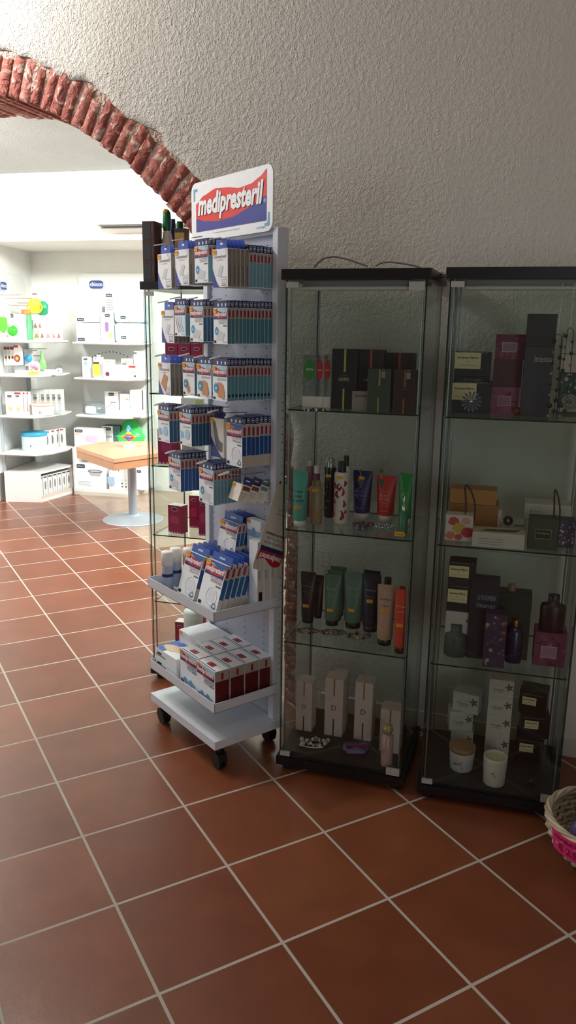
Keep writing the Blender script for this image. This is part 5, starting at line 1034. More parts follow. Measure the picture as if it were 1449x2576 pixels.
for t_, z_, h_, w_ in (('CIABATTE', .112, .011, .105), ('€ 2.50', .078, .021, .08)): v_, f_ = bent(t_, -2.52, z_, h_, w_, INK); b.add(v_, f_, INK)
b.build('handwriting', o)
# ------------------------------------------------------------------ back room: table and toy
TZ = .585
tc_ = [fl(191, 1123.6, TZ), fl(286, 1154.8, TZ), fl(398, 1140, TZ), fl(377, 1109, TZ), fl(250, 1112, TZ)]
ctr = Vector((-1.217, 5.955, 0)); BEECH = mat('cc9b78', .3, 0, .1, 12, 0); BEECH2 = mat('bd8a66', .35, 0, .12, 12)
root = empty('pedestal_table', ctr); tag(root, 'low beech-topped pedestal table with a round ribbed grey base', 'table')
rc_ = [(q.x - ctr.x, q.y - ctr.y) for q in tc_]
b = MB(); b.prism(rc_, TZ - .028, TZ, BEECH); b.build('tabletop', root, bevel=.004)
cx_ = sum(x for x, y in rc_) / 5; cy_ = sum(y for x, y in rc_) / 5; ap = [(cx_ + (x - cx_) * .985, cy_ + (y - cy_) * .985) for x, y in rc_]
b = MB(); b.prism(ap, TZ - .085, TZ - .030, BEECH2); b.build('apron', root)
GM = mat('aab3bd', .35, .3); b = MB(); b.lathe([(.034, .03), (.034, TZ - .086)], GM, 28); b.build('column', root)
b = MB(); pr_f = [(.235, 0), (.236, .008)]
for i in range(7): r_ = .228 - i * .024; pr_f += [(r_, .012 + i * .0035), (r_ - .010, .0135 + i * .0035), (r_ - .013, .0125 + i * .0035)]
b.lathe(pr_f + [(.05, .042), (.036, .05)], GM, 48); b.build('round_base', root)
tp = fl(325, 1124, TZ); k = 1.0; root = empty('spinner_toy', tp); tag(root, 'colourful red, blue and yellow baby toy on a white suction base, on the table', 'toy')
b = MB(); b.lathe([(0, 0), (.046, 0), (.044, .010), (.022, .016), (.012, .030), (.010, .045)], mat('f6f6f2', .3), 24); b.build('suction_base', root)
b = MB(); b.loft([(.045, .006, .006), (.060, .026, .024), (.075, .040, .034), (.086, .030, .028), (.094, .016, .016)], mat('d93a2c', .3), 20); b.build('body', root)
b = MB(); b.ball((0, -.030, .074), .017, mat('2a63c8', .3)); b.build('blue_disc', root)
for s in (-1, 1): b = MB(); b.ball((s * .042, -.004, .074), .013, mat('e8842c', .3)); b.build('knob', root)
b = MB(); b.ball((0, 0, .104), .020, mat('e9cf3c', .3), 12, .016); b.build('collar', root)
b = MB(); b.ball((0, 0, .132), .021, mat('2f86d0', .3), 12, .022); b.build('head', root)
b = MB(); b.ball((0, -.017, .126), .009, mat('f6f6f2', .3)); b.lathe([(.010, .150), (.011, .158), (.004, .164)], mat('2f86d0', .3), 12); b.build('trim', root)
# ------------------------------------------------------------------ back room: the two shelf units
SHW = mat('e8e9e6', .4); SHE = mat('8f8a80', .5); LGW = mat('dfe1de', .5)
def poly_shelf(par, P, z, o, name='shelf', edge=True):
    b = MB(); b.prism([(x - o.x, y - o.y) for x, y in P], z - .018, z, SHW, SHW)
    sh = b.build(name, par)
    if edge:
        b = MB(); q = [(x - o.x, y - o.y) for x, y in P]; n = len(q)
        for i in range(n - 2):
            a, c = Vector((*q[i], z - .019)), Vector((*q[i + 1], z - .019)); d = (c - a).normalized(); nn = Vector((d.y, -d.x, 0)) * .0015
            b.add([a + nn, c + nn, c + nn + Vector((0, 0, .007)), a + nn + Vector((0, 0, .007))], [(0, 1, 2, 3)], SHE)
        b.build('edge_strip', sh)
    return sh
def logo(par, x, y, z, w, rotz=0, name='brand_badge'):
    b = MB(); b.M = Matrix.Translation((x, y, z)) @ Matrix.Rotation(rotz, 4, 'Z')
    h = w * .55; b.slab(rrect(-w / 2, w / 2, -h / 2, h / 2, h * .36), -.004, 0, mat('dfe4ee', .4)); b.slab(rrect(-w * .47, w * .47, -h * .44, h * .44, h * .34), -.005, -.004, mat('1b3f86', .35)); b.text('chicco', 0, -h * .16, h * .42, -.0056, WHITE, w=w * .84, bold=.03)
    return b.build(name, par)
PO = Vector((-2.43, 6.54, 0)); lu = empty('shelf_unit', PO); tag(lu, 'white wall shelf unit in the left corner, with bowed shelves and a box base', 'shelf unit', 'white shelf units in the back room')
LP = [(-2.43, 6.50), (-2.12, 6.46), (-2.02, 6.57), (-1.95, 6.78), (-1.95, 6.98), (-2.37, 7.20)]
for z in (1.358, 1.081, .743, .427): poly_shelf(lu, LP, z, PO)
la = math.atan2(7.22 - 6.53, -2.385 + 2.445); b = MB(); b.M = Matrix.Rotation(la, 4, 'Z')
b.slab([(-.02, .25), (.72, .25), (.72, 1.84), (.66, 1.92), (.02, 1.92), (-.02, 1.88)], 0, .018, LGW)
for zz in (1.55, 1.65, 1.75):
    for q in range(7): b.disc(.08 + q * .09, zz, .004, -.0008, BLACKTX, 6)
b.build('back_panel', lu, (-.02, 0, 0), 0)
b = MB()
for x, y in ((-.005, .03), (.055, .62)): b.box(x - .012, x + .012, y, y + .02, .25, 1.36, mat('aeb9bf', .4))
b.build('upright', lu)['kind'] = 'stuff'
o = MB(); b = MB(); BA = [(-2.428, 6.538), (-2.117, 6.529), (-1.951, 6.949), (-2.36, 7.10)]; q = [(x - PO.x, y - PO.y) for x, y in BA]
b.prism(q, .245, .262, SHW); b.prism(q, .0, .03, SHW)
def wallseg(b, p, r_, z0, z1, th, m):
    p, r_ = Vector((*p, 0)), Vector((*r_, 0)); d = (r_ - p).normalized(); n_ = Vector((-d.y, d.x, 0)) * th
    P_ = [p, r_, r_ + n_, p + n_]; b.prism([(v.x, v.y) for v in P_], z0, z1, m)
wallseg(b, q[0], q[1], .03, .245, .016, SHW); wallseg(b, q[2], q[3], .03, .245, .016, SHW); b.build('base_box', lu)
def edge2(par, P, o, z0, z1):
    b = MB(); wallseg(b, (P[0][0] - o.x, P[0][1] - o.y), (P[1][0] - o.x, P[1][1] - o.y), z0, z1, .012, mat('d9cdbc', .5)); return b.build('front_rail', par)
edge2(lu, [BA[1], BA[2]], PO, .03, .055)
logo(lu, -.02 + .12 * .09 + .02, .24, 1.80, .13, la)
QO = Vector((-1.937, 6.896, 0)); ru = empty('shelf_unit', QO); tag(ru, 'white wall shelf unit on the back wall, right of the corner', 'shelf unit', 'white shelf units in the back room')
RP = [(-1.90, 6.93), (-1.60, 6.82), (-1.42, 6.80), (-1.28, 6.90), (-1.24, 7.10), (-1.90, 7.255)]
for z in (1.347, 1.042, .713, .43): poly_shelf(ru, RP, z, QO)
b = MB(); b.M = Matrix.Rotation(BD, 4, 'Z'); b.slab([(0, .03), (.68, .03), (.68, 1.90), (.64, 1.94), (.04, 1.94), (0, 1.90)], 0, .018, LGW)
for i in range(13): t = i / 12; b.disc(.1 + .42 * t, 1.16 + .10 * math.sin(t * 2.4 + .5), .0055, -.001, BLACKTX, 6)
for x, z in ((.10, 1.47), (.14, 1.50), (.18, 1.53), (.36, 1.69), (.44, 1.50)): b.disc(x, z, .005, -.001, BLACKTX, 6)
b.build('back_panel', ru, (.03, .355, 0), 0)
BB = [(-1.937, 6.896), (-1.423, 6.778), (-1.285, 7.036), (-1.86, 7.22)]; q = [(x - QO.x, y - QO.y) for x, y in BB]
b = MB(); b.prism(q, .03, .055, SHW); b.prism(q, 0, .03, mat('cfc9bd', .5)); wallseg(b, q[1], q[2], .055, .43, .014, SHW); wallseg(b, q[3], q[0], .055, .43, .014, SHW); b.build('base_box', ru)
lp = onp(237, 723, Vector((-1.2, 7.06, 0)), bn); logo(ru, .20, .31, 1.845, .145, BD)
# ---- goods on the units
def inside(P_, x, y):
    c = False
    for i in range(len(P_)):
        (x1, y1), (x2, y2) = P_[i], P_[i - 1]
        if (y1 > y) != (y2 > y) and x < (x2 - x1) * (y - y1) / (y2 - y1) + x1: c = not c
    return c
def bput(u0, u1, vt, z, vb, ang=BD):
    x = Vector((math.cos(ang), math.sin(ang), 0)); y = Vector((-x.y, x.x, 0)); p = fl((u0 + u1) / 2, vb, z)
    P_ = LP if u0 < 170 else RP; d_ = ray((u0 + u1) / 2, vb); ins = [t for t in [5.5 + .01 * k for k in range(250)] if inside(P_, t * d_.x / d_.y, t)]
    if ins:        # keep the goods on their shelf board
        t = min(max(p.y, ins[0] + .015), max(ins[0] + .02, ins[-1] - .14)); p = Vector((t * d_.x / d_.y, t, z))
    a = onp(u0, vb, p, y); c = onp(u1, vb, p, y); return p, (c - a).dot(x), onp((u0 + u1) / 2, vt, p, y).z - z, ang
def tagprint(b, w, h, x=-.25, z=.88, s=.35, txt='chicco'):
    lw = w * s; lh = min(lw * .5, h * .16); cx, cz = w * x, h * z
    b.slab(rrect(cx - lw / 2, cx + lw / 2, cz - lh / 2, cz + lh / 2, lh * .3), -.0016, -.0006, mat('2a3546', .4)); b.text(txt, cx, cz - lh * .16, lh * .45, -.0022, WHITE, w=lw * .75)
def bcart(name, u0, u1, vt, z, vb, m, d, label, art=None, lg=(-.22, .9, .4), ang=BD, group=None, zoff=0, rot=0, back=0, top=None):
    p, w, h, a = bput(u0, u1, vt, z, vb, ang); yv = Vector((-math.sin(a), math.cos(a), 0)); b = MB(); b.box(-w / 2, w / 2, 0, d, 0, h, m, None)
    o = b.build(name, None, p + Vector((0, 0, zoff)) + yv * back, a + R(rot), bevel=.0015); tag(o, label, 'box', group)
    b = MB()
    if lg: tagprint(b, w, h, *lg)
    if art: art(b, w, h)
    if b.v: b.build('front_print', o)
    return o, w, h
WB2 = mat('f2f2ee', .45); ORG = mat('f0a050', .5)
def lines(x0, x1, z0, n=4, m=GREYTX): return lambda b, w, h: [b.rect(w * x0, w * (x1 - .04 * (q % 3)), h * (z0 - .05 * q), h * (z0 + .012 - .05 * q), -.0008, m) for q in range(n)]
# right unit, top shelf
z = 1.347
for i in range(2):
    o, w, h = bcart('pillow_pack', 193, 253, 812, z, 859, mat('dcdde0', .5), .05, f"white soft pillow in clear box, {'lower' if i == 0 else 'upper'} of two on top shelf", lambda b, w, h: (b.rect(-w * .36, w * .44, h * .28, h * .95, -.0008, WHITE), b.rect(-w * .48, w * .48, h * .02, h * .22, -.0008, WHITE), b.text('babymoments', w * .12, h * .09, h * .06, -.0014, GREYTX)), lg=(-.3, .12, .3), zoff=.0 if i == 0 else .172)
bcart('sterilizer_box', 254, 287, 786, z, 858, WB2, .08, 'white upright box with a purple bottle picture', lambda b, w, h: (b.slab(rrect(-w * .15, w * .12, h * .35, h * .68, w * .1), -.0012, -.0006, mat('8c6a9c', .5)), b.slab(rrect(w * .1, w * .38, h * .12, h * .33, w * .06), -.0018, -.0012, mat('a9a878', .5))), lg=(.05, .9, .38))
bcart('white_carton', 256, 301, 737, z, 858, WB2, .07, 'tall white box with lines of writing behind the purple picture box', lines(-.4, .0, .86, 5), lg=(-.25, .96, .35), back=.085)
for i in range(2):
    p, w, h, a = bput(290, 362, 811, z, 861); h *= .96; zo = 0 if i == 0 else h + .006
    b = MB(); sec = rrect(-w / 2, w / 2, 0, h, h * .18, 5); b.slab(sec, 0, .11, mat('bfdce2', .3)); o = b.build('wipes_pack', None, p + Vector((0, 0, zo)), a, bevel=.004); tag(o, f"pale blue baby wipes pack, {'lower' if i == 0 else 'upper'} of the two stacked at the shelf end", 'wipes pack')
    b = MB(); b.slab(rrect(-w * .44, w * .40, h * .42, h * .98, h * .16), -.006, 0, WHITE); b.text('w', 0, h * .62, .02, -.007, GREYTX); b.build('lid', o); b = MB(); tagprint(b, w, h, -.2, .26, .18); b.rect(w * .1, w * .42, h * .05, h * .3, -.0012, mat('a9c9da', .5)); b.rect(-w * .05, w * .05, h * .05, h * .09, -.0014, ORG); b.build('front_print', o)
# second shelf
z = 1.042
bcart('lotion_box', 208, 226, 898, z, 950, WB2, .05, 'slim white box with blue dot, first on the second shelf', lambda b, w, h: (b.disc(0, h * .66, w * .25, -.0008, SKYB), b.rect(-w * .2, w * .2, h * .72, h * .76, -.0008, ORG)), lg=(0, .9, .5))
bcart('lotion_box', 227, 247, 899, z, 951, WB2, .05, 'slim white box half behind the yellow-labelled bottle', lambda b, w, h: b.rect(-w * .3, w * .3, h * .1, h * .6, -.0008, mat('e8e8a0', .5)), lg=(0, .9, .5), back=.07)
p, w, h, a = bput(236, 258, 893, z, 951); o = bottle('lotion_bottle', (p, w, h, a), [(.47, 0), (.5, .03), (.5, .72), (.3, .84), (.14, .86)], WHITE, 'white pump bottle with a yellow label on the second shelf', 'bottle', [(.14, .86), (.16, .94), (.24, .96), (.24, 1)], WHITE, art=lambda b, w, h: (b.rect(-w * .38, w * .3, h * .12, h * .62, -w - .001 + w * .48, mat('e6e23c', .45)), b.rect(-w * .38, w * .3, h * .62, h * .7, -w - .001 + w * .48, mat('3c2a30', .5))), sq=.6)
bcart('toy_box', 260, 284, 905, z, 953, WB2, .06, 'white box with a dark red berry picture', lambda b, w, h: (b.disc(-w * .05, h * .24, w * .22, -.0008, mat('6a3448', .5)), b.rect(-w * .1, w * .3, h * .88, h * .92, -.0008, ORG)), lg=None)
bcart('white_carton', 285, 318, 918, z, 953, WB2, .06, 'low white box between the berry box and the red-topped box', lines(-.3, .3, .7, 2, mat('b9d8b0', .5)), lg=None)
bcart('white_carton', 296, 324, 903, z, 953, WB2, .05, 'white box with orange print behind the low white box', lambda b, w, h: b.rect(-w * .3, w * .2, h * .8, h * .86, -.0008, ORG), lg=(-.2, .7, .4), back=.08)
bcart('soother_box', 322, 344, 918, z, 953, WB2, .05, 'white box with red top band and beige picture', lambda b, w, h: (b.rect(-w * .45, w * .4, h * .8, h * .95, -.0008, mat('a8322c', .5)), b.disc(0, h * .45, w * .25, -.0008, mat('e8c0a0', .5)), b.disc(w * .3, h * .2, w * .12, -.0008, mat('2c4a70', .5))), lg=None)
for i in range(2):
    bcart('striped_box', 338, 364, 918, z, 955, mat('d4d4cf', .5), .07, f"white box with grey lined end, {'lower' if i == 0 else 'upper'} of the two at the shelf end", lines(-.1, .45, .85, 9, mat('a8a8a4', .5)), lg=(-.35, .85, .3), zoff=0 if i == 0 else .118)
# third shelf
z = .713
p, w, h, a = bput(204, 262, 1013, z, 1043); b = MB(); b.loft([(0, .5 * w, .09), (h * .3, .5 * w, .09), (h * .8, .42 * w, .08), (h, .28 * w, .05)], CLEARP, 24); o = b.build('steriliser_cover', None, p + Vector((.0, .09, 0)), a); tag(o, 'clear domed cover lying on the third shelf', 'cover'); b = MB(); b.slab(rrect(-w * .2, w * .25, .01, h * .7, .02), -.095, -.088, WHITE); b.build('white_insert', o)
b = MB(); b.loft([(0, .002, .002), (.004, .045, .012), (.012, .045, .012), (.016, .002, .002)], mat('8fb8dc', .4), 16); o = b.build('blue_spoon', None, fl(236, 1043, z), a); tag(o, 'small pale blue tray in front of the clear cover', 'tray')
bcart('breast_pump_box', 265, 298, 985, z, 1036, WB2, .08, 'white box with dark logo and line drawing on the third shelf', lambda b, w, h: (b.rect(-w * .1, w * .35, h * .5, h * .54, -.0008, GREYTX), b.tube([(-w * .3, -.001, h * .3), (0, -.001, h * .45), (w * .3, -.001, h * .3)], .002, GREYTX, 4)), lg=(0, .88, .4))
bcart('white_carton', 302, 327, 991, z, 1036, WB2, .06, 'white box with a teat outline, middle of the third shelf', lambda b, w, h: (b.disc(-w * .1, h * .5, w * .25, -.0008, LGREY), b.rect(w * .1, w * .4, h * .7, h * .78, -.0008, ORG)), lg=None)
bcart('white_carton', 328, 361, 981, z, 1038, WB2, .08, 'large white box with a dark edge at the end of the third shelf', lambda b, w, h: (b.rect(w * .42, w * .5, 0, h, -.0008, mat('5a3c3c', .5)), b.disc(-w * .05, h * .5, w * .22, -.0008, LGREY)), lg=None)
bcart('flat_box', 300, 350, 1033, z, 1049, WB2, .10, 'flat white box lying at the front of the third shelf', None, lg=None)
for i, u in enumerate((283, 310)): b = MB(); b.loft([(0, .02, .02), (.03, .03, .02), (.05, .012, .012)], CLEARP, 16); o = b.build('clear_teat', None, fl(u, 1042, z)); tag(o, f"small clear blister, {'left' if i == 0 else 'right'} one beside the flat white box", 'blister')
# fourth level
z = .43
bcart('soother_case_box', 188, 256, 1078, z, 1130, WB2, .09, 'wide white box with a pale purple picture beside the table edge', lambda b, w, h: (b.slab(rrect(-w * .1, w * .35, h * .25, h * .6, h * .14), -.0012, -.0006, mat('d0c0dc', .5)), b.rect(-w * .45, -w * .3, h * .65, h * .7, -.0008, ORG)), lg=(-.32, .85, .28))
bcart('teal_box', 254, 300, 1073, z, 1122, mat('3f6a66', .5), .12, 'dark green box with a white end showing writing', lambda b, w, h: (b.rect(-w * .5, w * .1, 0, h, -.0006, WB2), b.text('bipes', -w * .2, h * .4, .03, -.0012, BLACKTX)), lg=(-.2, .85, .4), back=.03)
p, w, h, a = bput(287, 362, 1058, z, 1122); b = MB(); GP = mat('3fc460', .25)
b.loft([(0, .44 * w, .07), (h * .35, .5 * w, .085), (h * .5, .44 * w, .08), (h * .8, .30 * w, .06, 0, .03), (h, .14 * w, .03, 0, .045)], GP, 28); o = b.build('green_potty', None, p + Vector((.0, .04, 0)), a); tag(o, 'bright green plastic baby potty behind the toy', 'potty')
b = MB(); b.loft([(h * .36, .51 * w, .088), (h * .39, .53 * w, .095), (h * .42, .50 * w, .086)], mat('57d478', .25), 28); b.build('rim', o)
# base level
z = .056
bcart('bath_box', 192, 268, 1168, z, 1234, WB2, .12, 'large white box with a grey bowl picture on the unit base', lambda b, w, h: (b.loft([(h * .52, w * .14, .0005, w * .15, -.001), (h * .72, w * .23, .0005, w * .15, -.001)], mat('b9b9bd', .5), 14), b.tube([(w * .15 + w * .23 * math.cos(t / 14 * 6.28), -.0016, h * .72 + h * .05 * math.sin(t / 14 * 6.28)) for t in range(14)], .003, GREYTX, 4, True), lines(-.42, .0, .25, 4)(b, w, h)), lg=(-.32, .9, .28))
p, w, h, a = bput(272, 298, 1176, z, 1235); o = bottle('detergent_bottle', (p, w, h, a), [(.47, 0), (.5, .03), (.5, .78), (.3, .88)], WHITE, 'white detergent bottle with blue label beside the large box', 'bottle', [(.28, .88), (.28, 1)], WHITE, sq=.55, art=lambda b, w, h: b.rect(-w * .36, w * .3, h * .3, h * .62, -w * .55 - .001, mat('a9c4e4', .5)))
bcart('bottle_set_box', 301, 324, 1176, z, 1233, WB2, .08, 'white box with round icons beside the table column', lambda b, w, h: [b.disc(w * (-.2 + .4 * (q % 2)), h * (.15 + .14 * (q // 2)), w * .1, -.0008, GREYTX if q < 3 else LGREY, 10) for q in range(6)], lg=None)
bcart('white_carton', 340, 362, 1178, z, 1234, WB2, .08, 'white box right of the table column on the unit base', None, lg=(0, .85, .5))
# left unit
z = 1.358; LA2 = R(20)
bcart('learning_cup_box', 10, 60, 790, z, 852, WB2, .05, 'white box with a bright green ball picture on the top shelf', lambda b, w, h: (b.ball((-w * .02, -.004, h * .36), w * .24, mat('35b324', .35), 14), b.rect(-w * .3, w * .2, h * .74, h * .84, -.0008, LGREY), b.disc(-w * .32, h * .15, w * .07, -.0008, mat('dca0a0', .5))), lg=(-.1, .93, .3))
p, w, h, a = bput(42, 64, 778, z, 851); o = bottle('baby_bottle', (p + Vector((.02, .05, 0)), w, h, a), [(.5, 0), (.5, .78), (.44, .84)], mat('6cc48c', .35), 'tall green baby bottle with orange cap behind the ball box', 'bottle', [(.5, .84), (.5, .97), (.4, 1)], mat('f08c54', .4))
p, w, h, a = bput(50, 65, 805, z, 852); b = MB(); b.tube([(0, 0, 0), (.01, 0, h * .35), (-.004, 0, h * .7), (.006, 0, h)], .022, mat('a4d43c', .4), 10); o = b.build('lime_teether', None, p + Vector((0, -.0, .022)), a); tag(o, 'lime green curved teether at the right of the ball box', 'teether')
for i, (u0, u1, l, c) in enumerate(((68, 83, 'yellowish', 'd8a850'), (84, 99, 'golden', 'd8a850'), (100, 112, 'brown', 'a86a50'), (113, 128, 'pinkish', 'c89098'), (130, 141, 'tan', 'b07a60'), (142, 154, 'rust', 'a85c48'))):
    bcart('teat_box', u0, u1, 830, z, 853 - (i > 3), WB2, .04, f"small white teat box with {l} picture, {ORD[i]} from left on the top left shelf", lambda b, w, h: b.slab([(-w * .3, h * .15), (w * .35, h * .3), (0, h * .75)], -.0012, -.0006, mat(c, .5)), lg=None, group='small teat boxes', rot=10)
for i, (u0, u1) in enumerate(((68, 79), (80, 91), (92, 102))):
    p, w, h, a = bput(u0, u1, 831, z, 851); bcart('teat_box', u0, u1, 831, z, 851, WB2, .04, f"small teat box in the upper tier, {ORD[i]} from left", lambda b, w, h: b.slab([(-w * .3, h * .2), (w * .35, h * .1), (w * .1, h * .7)], -.0012, -.0006, mat('b07a60', .5)), lg=None, group='small teat boxes', rot=10, zoff=h * 1.12, back=.03)
b = MB(); b.box(-.16, .16, 0, .09, 0, .004, CLEARP); pc_ = bput(66, 156, 831, z, 852); o = b.build('acrylic_tray', None, pc_[0] + Vector((-.03, .012, pc_[2] + .001)), BD + R(10)); tag(o, 'thin clear tray carrying the upper small teat boxes', 'tray')
def peg(x, y, z0, ln, dx, lbl=None):
    b = MB(); b.tube([(x - PO.x, y - PO.y, z0), (x - PO.x + ln, y - PO.y + dx, z0 + .002)], .0035, mat('9a8c84', .4), 6); return b.build('peg_hook', lu)
for (x, y, z0, ln, dx) in ((-2.42, 6.62, 1.72, .20, -.02), (-2.40, 6.78, 1.70, .24, .0), (-2.41, 6.70, 1.64, .22, -.01), (-2.38, 6.98, 1.67, .20, .02), (-2.38, 7.06, 1.58, .22, .02), (-2.41, 6.66, 1.30, .20, 0), (-2.40, 6.82, 1.27, .22, 0), (-2.38, 7.0, 1.28, .22, .02), (-2.38, 6.96, 1.22, .2, .02)): peg(x, y, z0, ln, dx)
p = fl(90, 780, 1.6); 
def at(u, v, y): d = ray(u, v); return CAM + d * (y / d.y)
q = at(88, 757, 6.72); b = MB(); b.loft([(-.10, .03, .03), (-.09, .046, .046), (-.02, .05, .05), (.01, .045, .045), (.02, .02, .02)], mat('e6d23c', .3), 20); b.tube([(-.045, -.02, -.01), (-.066, -.02, -.05), (-.045, -.02, -.085)], .008, mat('e0c832', .3), 8); b.tube([(.045, -.02, -.01), (.066, -.02, -.05), (.045, -.02, -.085)], .008, mat('e0c832', .3), 8); o = b.build('training_cup', None, q + Vector((0, 0, .0))); tag(o, 'yellow two-handled training cup hanging on the panel', 'cup')
b = MB(); b.box(-.03, .03, .0, .004, .03, .06, mat('f4eee8', .5)); b.rect(-.02, .02, .05, .06, -.001, mat('7a2a2c', .5)); b.build('hang_card', o)
b = MB(); b.loft([(-.115, .02, .02, .045, .04), (-.10, .045, .04, .045, .04), (-.03, .042, .04, .055, .04), (0, .02, .02, .05, .04)], mat('1f9a70', .3), 18); o = b.build('training_cup', None, q); tag(o, 'green cup hanging behind the yellow cup', 'cup')
for i, (u, l) in enumerate(((4, 'left'), (15, 'right'))):
    q = at(u, 768, 6.5); b = MB(); b.box(-.022, .022, 0, .02, -.17, .0, mat('ece8d8', .35)); b.loft([(-.16, .016, .01, 0, -.008), (-.06, .016, .01, 0, -.008), (-.02, .008, .006, 0, -.008)], mat('d4d8b8', .3), 12); o = b.build('spoon_pack', None, q, BD); tag(o, f"clear hanging pack of pale spoons, the {l} one at the frame edge", 'pack')
q = at(3, 815, 6.45); b = MB(); b.slab([(-.04, .06), (.04, .05), (.045, -.03), (.01, -.07), (-.04, -.04)], 0, .02, mat('58b430', .4)); o = b.build('green_bib_pack', None, q, BD); tag(o, 'bright green hanging pack at the left edge of the photo', 'pack')
# second level of the left unit
for i, (u0, c) in enumerate(((10, 'a86a48'), (18, '8c4a3c'), (26, 'a86a48'))):
    q = at(u0 + 6, 893, 6.70 - .015 * i); b = MB(); b.box(-.022, .022, 0, .008, -.085, .075, WB2); b.rect(-.02, .02, .045, .07, -.001, mat('8c3038', .5)); b.disc(0, -.02, .013, -.001, mat(c, .5)); o = b.build('soother_card', None, q, BD + R(40)); tag(o, f"narrow hanging soother card, {ORD[i]} from left below the top shelf", 'card', 'hanging soother cards')
q = at(44, 893, 6.62); b = MB(); b.slab([(-.042, -.085), (.045, -.08), (.045, .05), (.015, .085), (-.03, .08)], 0, .01, WB2); b.disc(-.004, -.028, .03, -.002, mat('9a3c38', .5)); b.disc(-.004, -.028, .015, -.004, mat('e8a850', .5)); b.rect(-.03, .01, .06, .08, -.001, mat('a83a3c', .5)); o = b.build('soother_card', None, q, BD); tag(o, 'white hanging card with a red round soother, the front one', 'card')
q = at(72, 900, 6.72); b = MB(); b.slab([(-.038, -.07), (.038, -.07), (.038, .07), (-.038, .07)], 0, .008, mat('dfe0de', .5)); b.ball((0.004, -.01, -.005), .032, mat('3aa8dc', .25), 12); o = b.build('teether_card', None, q, BD); tag(o, 'hanging card with a bright blue round teether', 'card')
q = at(57, 900, 6.80); b = MB(); b.box(-.02, .02, 0, .02, -.06, .05, mat('7aa8c4', .4)); o = b.build('blue_pack', None, q, BD); tag(o, 'small blue hanging pack between the red and blue teether cards', 'pack')
q = at(86, 922, 6.55); b = MB(); b.slab(rrect(-.05, .05, -.045, .04, .03), 0, .008, mat('eee6e8', .5)); b.ball((-.01, -.008, .005), .02, mat('c890b8', .4)); b.ball((.022, -.008, -.012), .016, mat('d07090', .4)); b.disc(-.028, -.03, .01, -.001, mat('f0a070', .5)); o = b.build('soother_card', None, q, BD); tag(o, 'small card with two pink soothers hanging lowest', 'card')
q = at(106, 900, 6.75); b = MB(); b.loft([(-.10, .02, .02), (-.085, .034, .034), (-.03, .032, .032), (.0, .014, .014), (.06, .010, .010)], mat('8cd478', .3), 18); o = b.build('nasal_aspirator', None, q); tag(o, 'pale green bulb-shaped bottle hanging near the shelf end', 'bottle')
z = 1.081
for (u0, u1, vt, vb, c, l, nm) in ((38, 68, 932, 941, 'f0f0ec', 'long low white pack on the second left shelf', 'flat_pack'), (68, 91, 937, 945, 'cfe04c', 'round lime dish on the second left shelf', 'lime_dish'), (92, 109, 935, 943, 'e6e8e2', 'small pale tub right of the lime dish', 'pale_tub'), (111, 137, 930, 943, 'eef0ee', 'pale box before the dome on the second left shelf', 'pale_box')):
    if nm == 'lime_dish':
        p, w, h, a = bput(u0, u1, vt, z, vb); b = MB(); b.lathe([(w * .4, 0), (w * .5, h * .6), (w * .5, h), (w * .42, h * .7)], mat(c, .35), 24); o = b.build(nm, None, p + Vector((0, w * .5, 0)), a); tag(o, l, 'dish')
    else: bcart(nm, u0, u1, vt, z, vb, mat(c, .4), .06, l, lines(-.35, .35, .6, 1), lg=None)
p, w, h, a = bput(138, 156, 918, z, 942); b = MB(); b.lathe([(w * .48, 0), (w * .5, h * .6), (w * .4, h * .85), (w * .1, h)], CLEARP, 20); o = b.build('dome_case', None, p + Vector((0, .03, 0)), a); tag(o, 'round clear dome case at the end of the second left shelf', 'case')
b = MB(); b.lathe([(w * .38, .003), (w * .4, h * .5), (w * .3, h * .6)], WHITE, 18); b.rect(-w * .15, w * .15, h * .3, h * .4, -w * .42, BLACKTX); b.build('soother', o)
z = .743
for i, (u0, u1, c) in enumerate(((17, 37, 'f0eeea'), (38, 55, 'f0eeea'), (56, 65, 'f2f0ec'), (66, 74, 'f2f0ec'))):
    bcart('baby_bottle_box', u0, u1, 986, z, 1047 - i, mat(c, .45), .05, f"tall white bottle box with red top, {ORD[i]} from left on the third left shelf", lambda b, w, h, i=i: (b.rect(-w * .48, w * .48, h * .9, h * .98, -.0008, mat('a83038', .5) if i else LGREY), b.disc(0, h * .28, w * .22, -.0008, mat('e0b878', .5), rz=h * .1) if i < 2 else b.rect(-w * .2, w * .2, h * .15, h * .75, -.0008, mat('a07468', .5))), lg=(0, .82, .5), rot=8, group='white bottle boxes')
for i, (u0, u1) in enumerate(((73, 90), (94, 108), (108, 122), (122, 136), (136, 150))):
    bcart('baby_bottle_box', u0, u1, 981, z, 1037, mat('e8eae6', .4), .05, f"pale bottle box with clear window, {ORD[i]} from left behind the pink tub", lambda b, w, h: (b.rect(-w * .25, w * .25, h * .5, h * .8, -.0008, mat('9aa398', .5)), b.rect(-w * .3, w * .3, h * .05, h * .44, -.0008, mat('cfd6d2', .4)), b.disc(0, h * .44, w * .12, -.001, mat('e8a860', .5))), lg=(.1, .62, .4), rot=6, back=.05, group='pale bottle boxes')
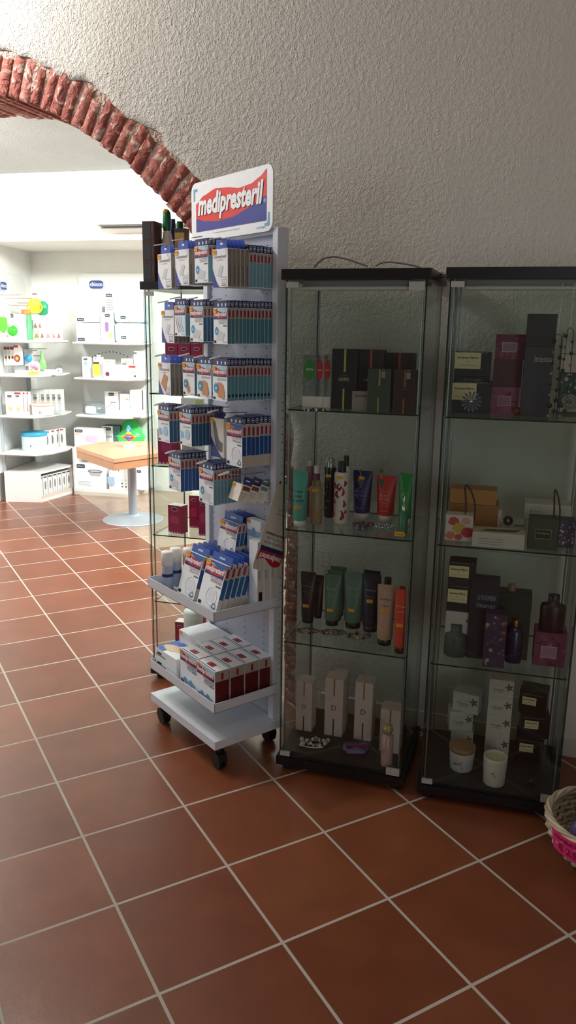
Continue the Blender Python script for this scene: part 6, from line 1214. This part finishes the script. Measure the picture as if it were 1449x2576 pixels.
def tub(u0, u1, vt, vb, z, body, lid, lbl):
    p, w, h, a = bput(u0, u1, vt, z, vb); root = MB(); root.lathe([(w * .46, 0), (w * .48, .006), (w * .49, h * .8)], body, 32); o = root.build('round_tub', None, p + Vector((0, w * .46, 0)), a); tag(o, lbl, 'tub'); b = MB(); b.lathe([(w * .5, h * .8), (w * .51, h * .82), (w * .51, h * .97), (w * .49, h)], lid, 32); b.build('lid', o)
    b = MB(); b.disc(w * .1, h * .3, .008, -w * .475, GREYTX, 8); b.tube([(w * .1 + .02 * math.cos(t), -w * .475, h * .25 + .02 * math.sin(t)) for t in range(6)], .001, GREYTX, 4, True); b.build('print', o)
tub(76, 126, 1017, 1047, z, mat('f0dcd8', .4), mat('e8b4ac', .4), 'round pale pink tub with pink lid on the third left shelf')
b = MB(); b.box(-.05, .05, 0, .05, 0, .03, CLEARP); o = b.build('clear_pack', None, fl(142, 1043, z), BD); tag(o, 'low clear pack right of the pink tub', 'pack')
z = .427
tub(50, 107, 1090, 1136, z, mat('cfe6e8', .4), mat('3aa9d0', .4), 'round pale blue tub with a bright blue lid')
for i, (u0, u1) in enumerate(((114, 126), (127, 139), (140, 150), (151, 162))):
    bcart('teat_carton', u0, u1, 1084 - 2 * i, z, 1130 - 3 * i, WB2, .06, f"white carton with grey-green picture and red top, {ORD[i]} from left beside the blue tub", lambda b, w, h: (b.rect(-w * .3, w * .4, h * .9, h * .97, -.0008, mat('b04850', .5)), b.disc(0, h * .48, w * .22, -.0008, mat('7a8474', .5), rz=h * .25)), lg=None, rot=14, group='cartons beside the blue tub')
z = .031
for i in range(7):
    t = (i + .5) / 7; P0 = Vector((-2.117, 6.529, 0)).lerp(Vector((-1.951, 6.949, 0)), t); dv = Vector((.166, .42, 0)).normalized(); an = math.atan2(dv.y, dv.x); nb_ = Vector((-dv.y, dv.x, 0))
    b = MB(); b.box(-.027, .027, 0, .03, 0, .185, WB2); b.rect(-.022, .022, .165, .178, -.001, mat('4a4a4c', .5)); b.disc(0, .10, .012, -.001, mat('8c8c84', .5), rz=.04); b.rect(-.014, .014, .015, .022, -.001, mat('4a4a4c', .5)); b.slab([(-.006, .05), (.006, .05), (.01, .02), (-.01, .02)], -.0014, -.001, LGREY)
    o = b.build('feeding_pack', None, P0 + nb_ * .03 + Vector((0, 0, z)), an); tag(o, f"slim white pack with grey picture, {ORD[i]} from the near end inside the corner base box", 'pack', 'white packs in the corner base box')
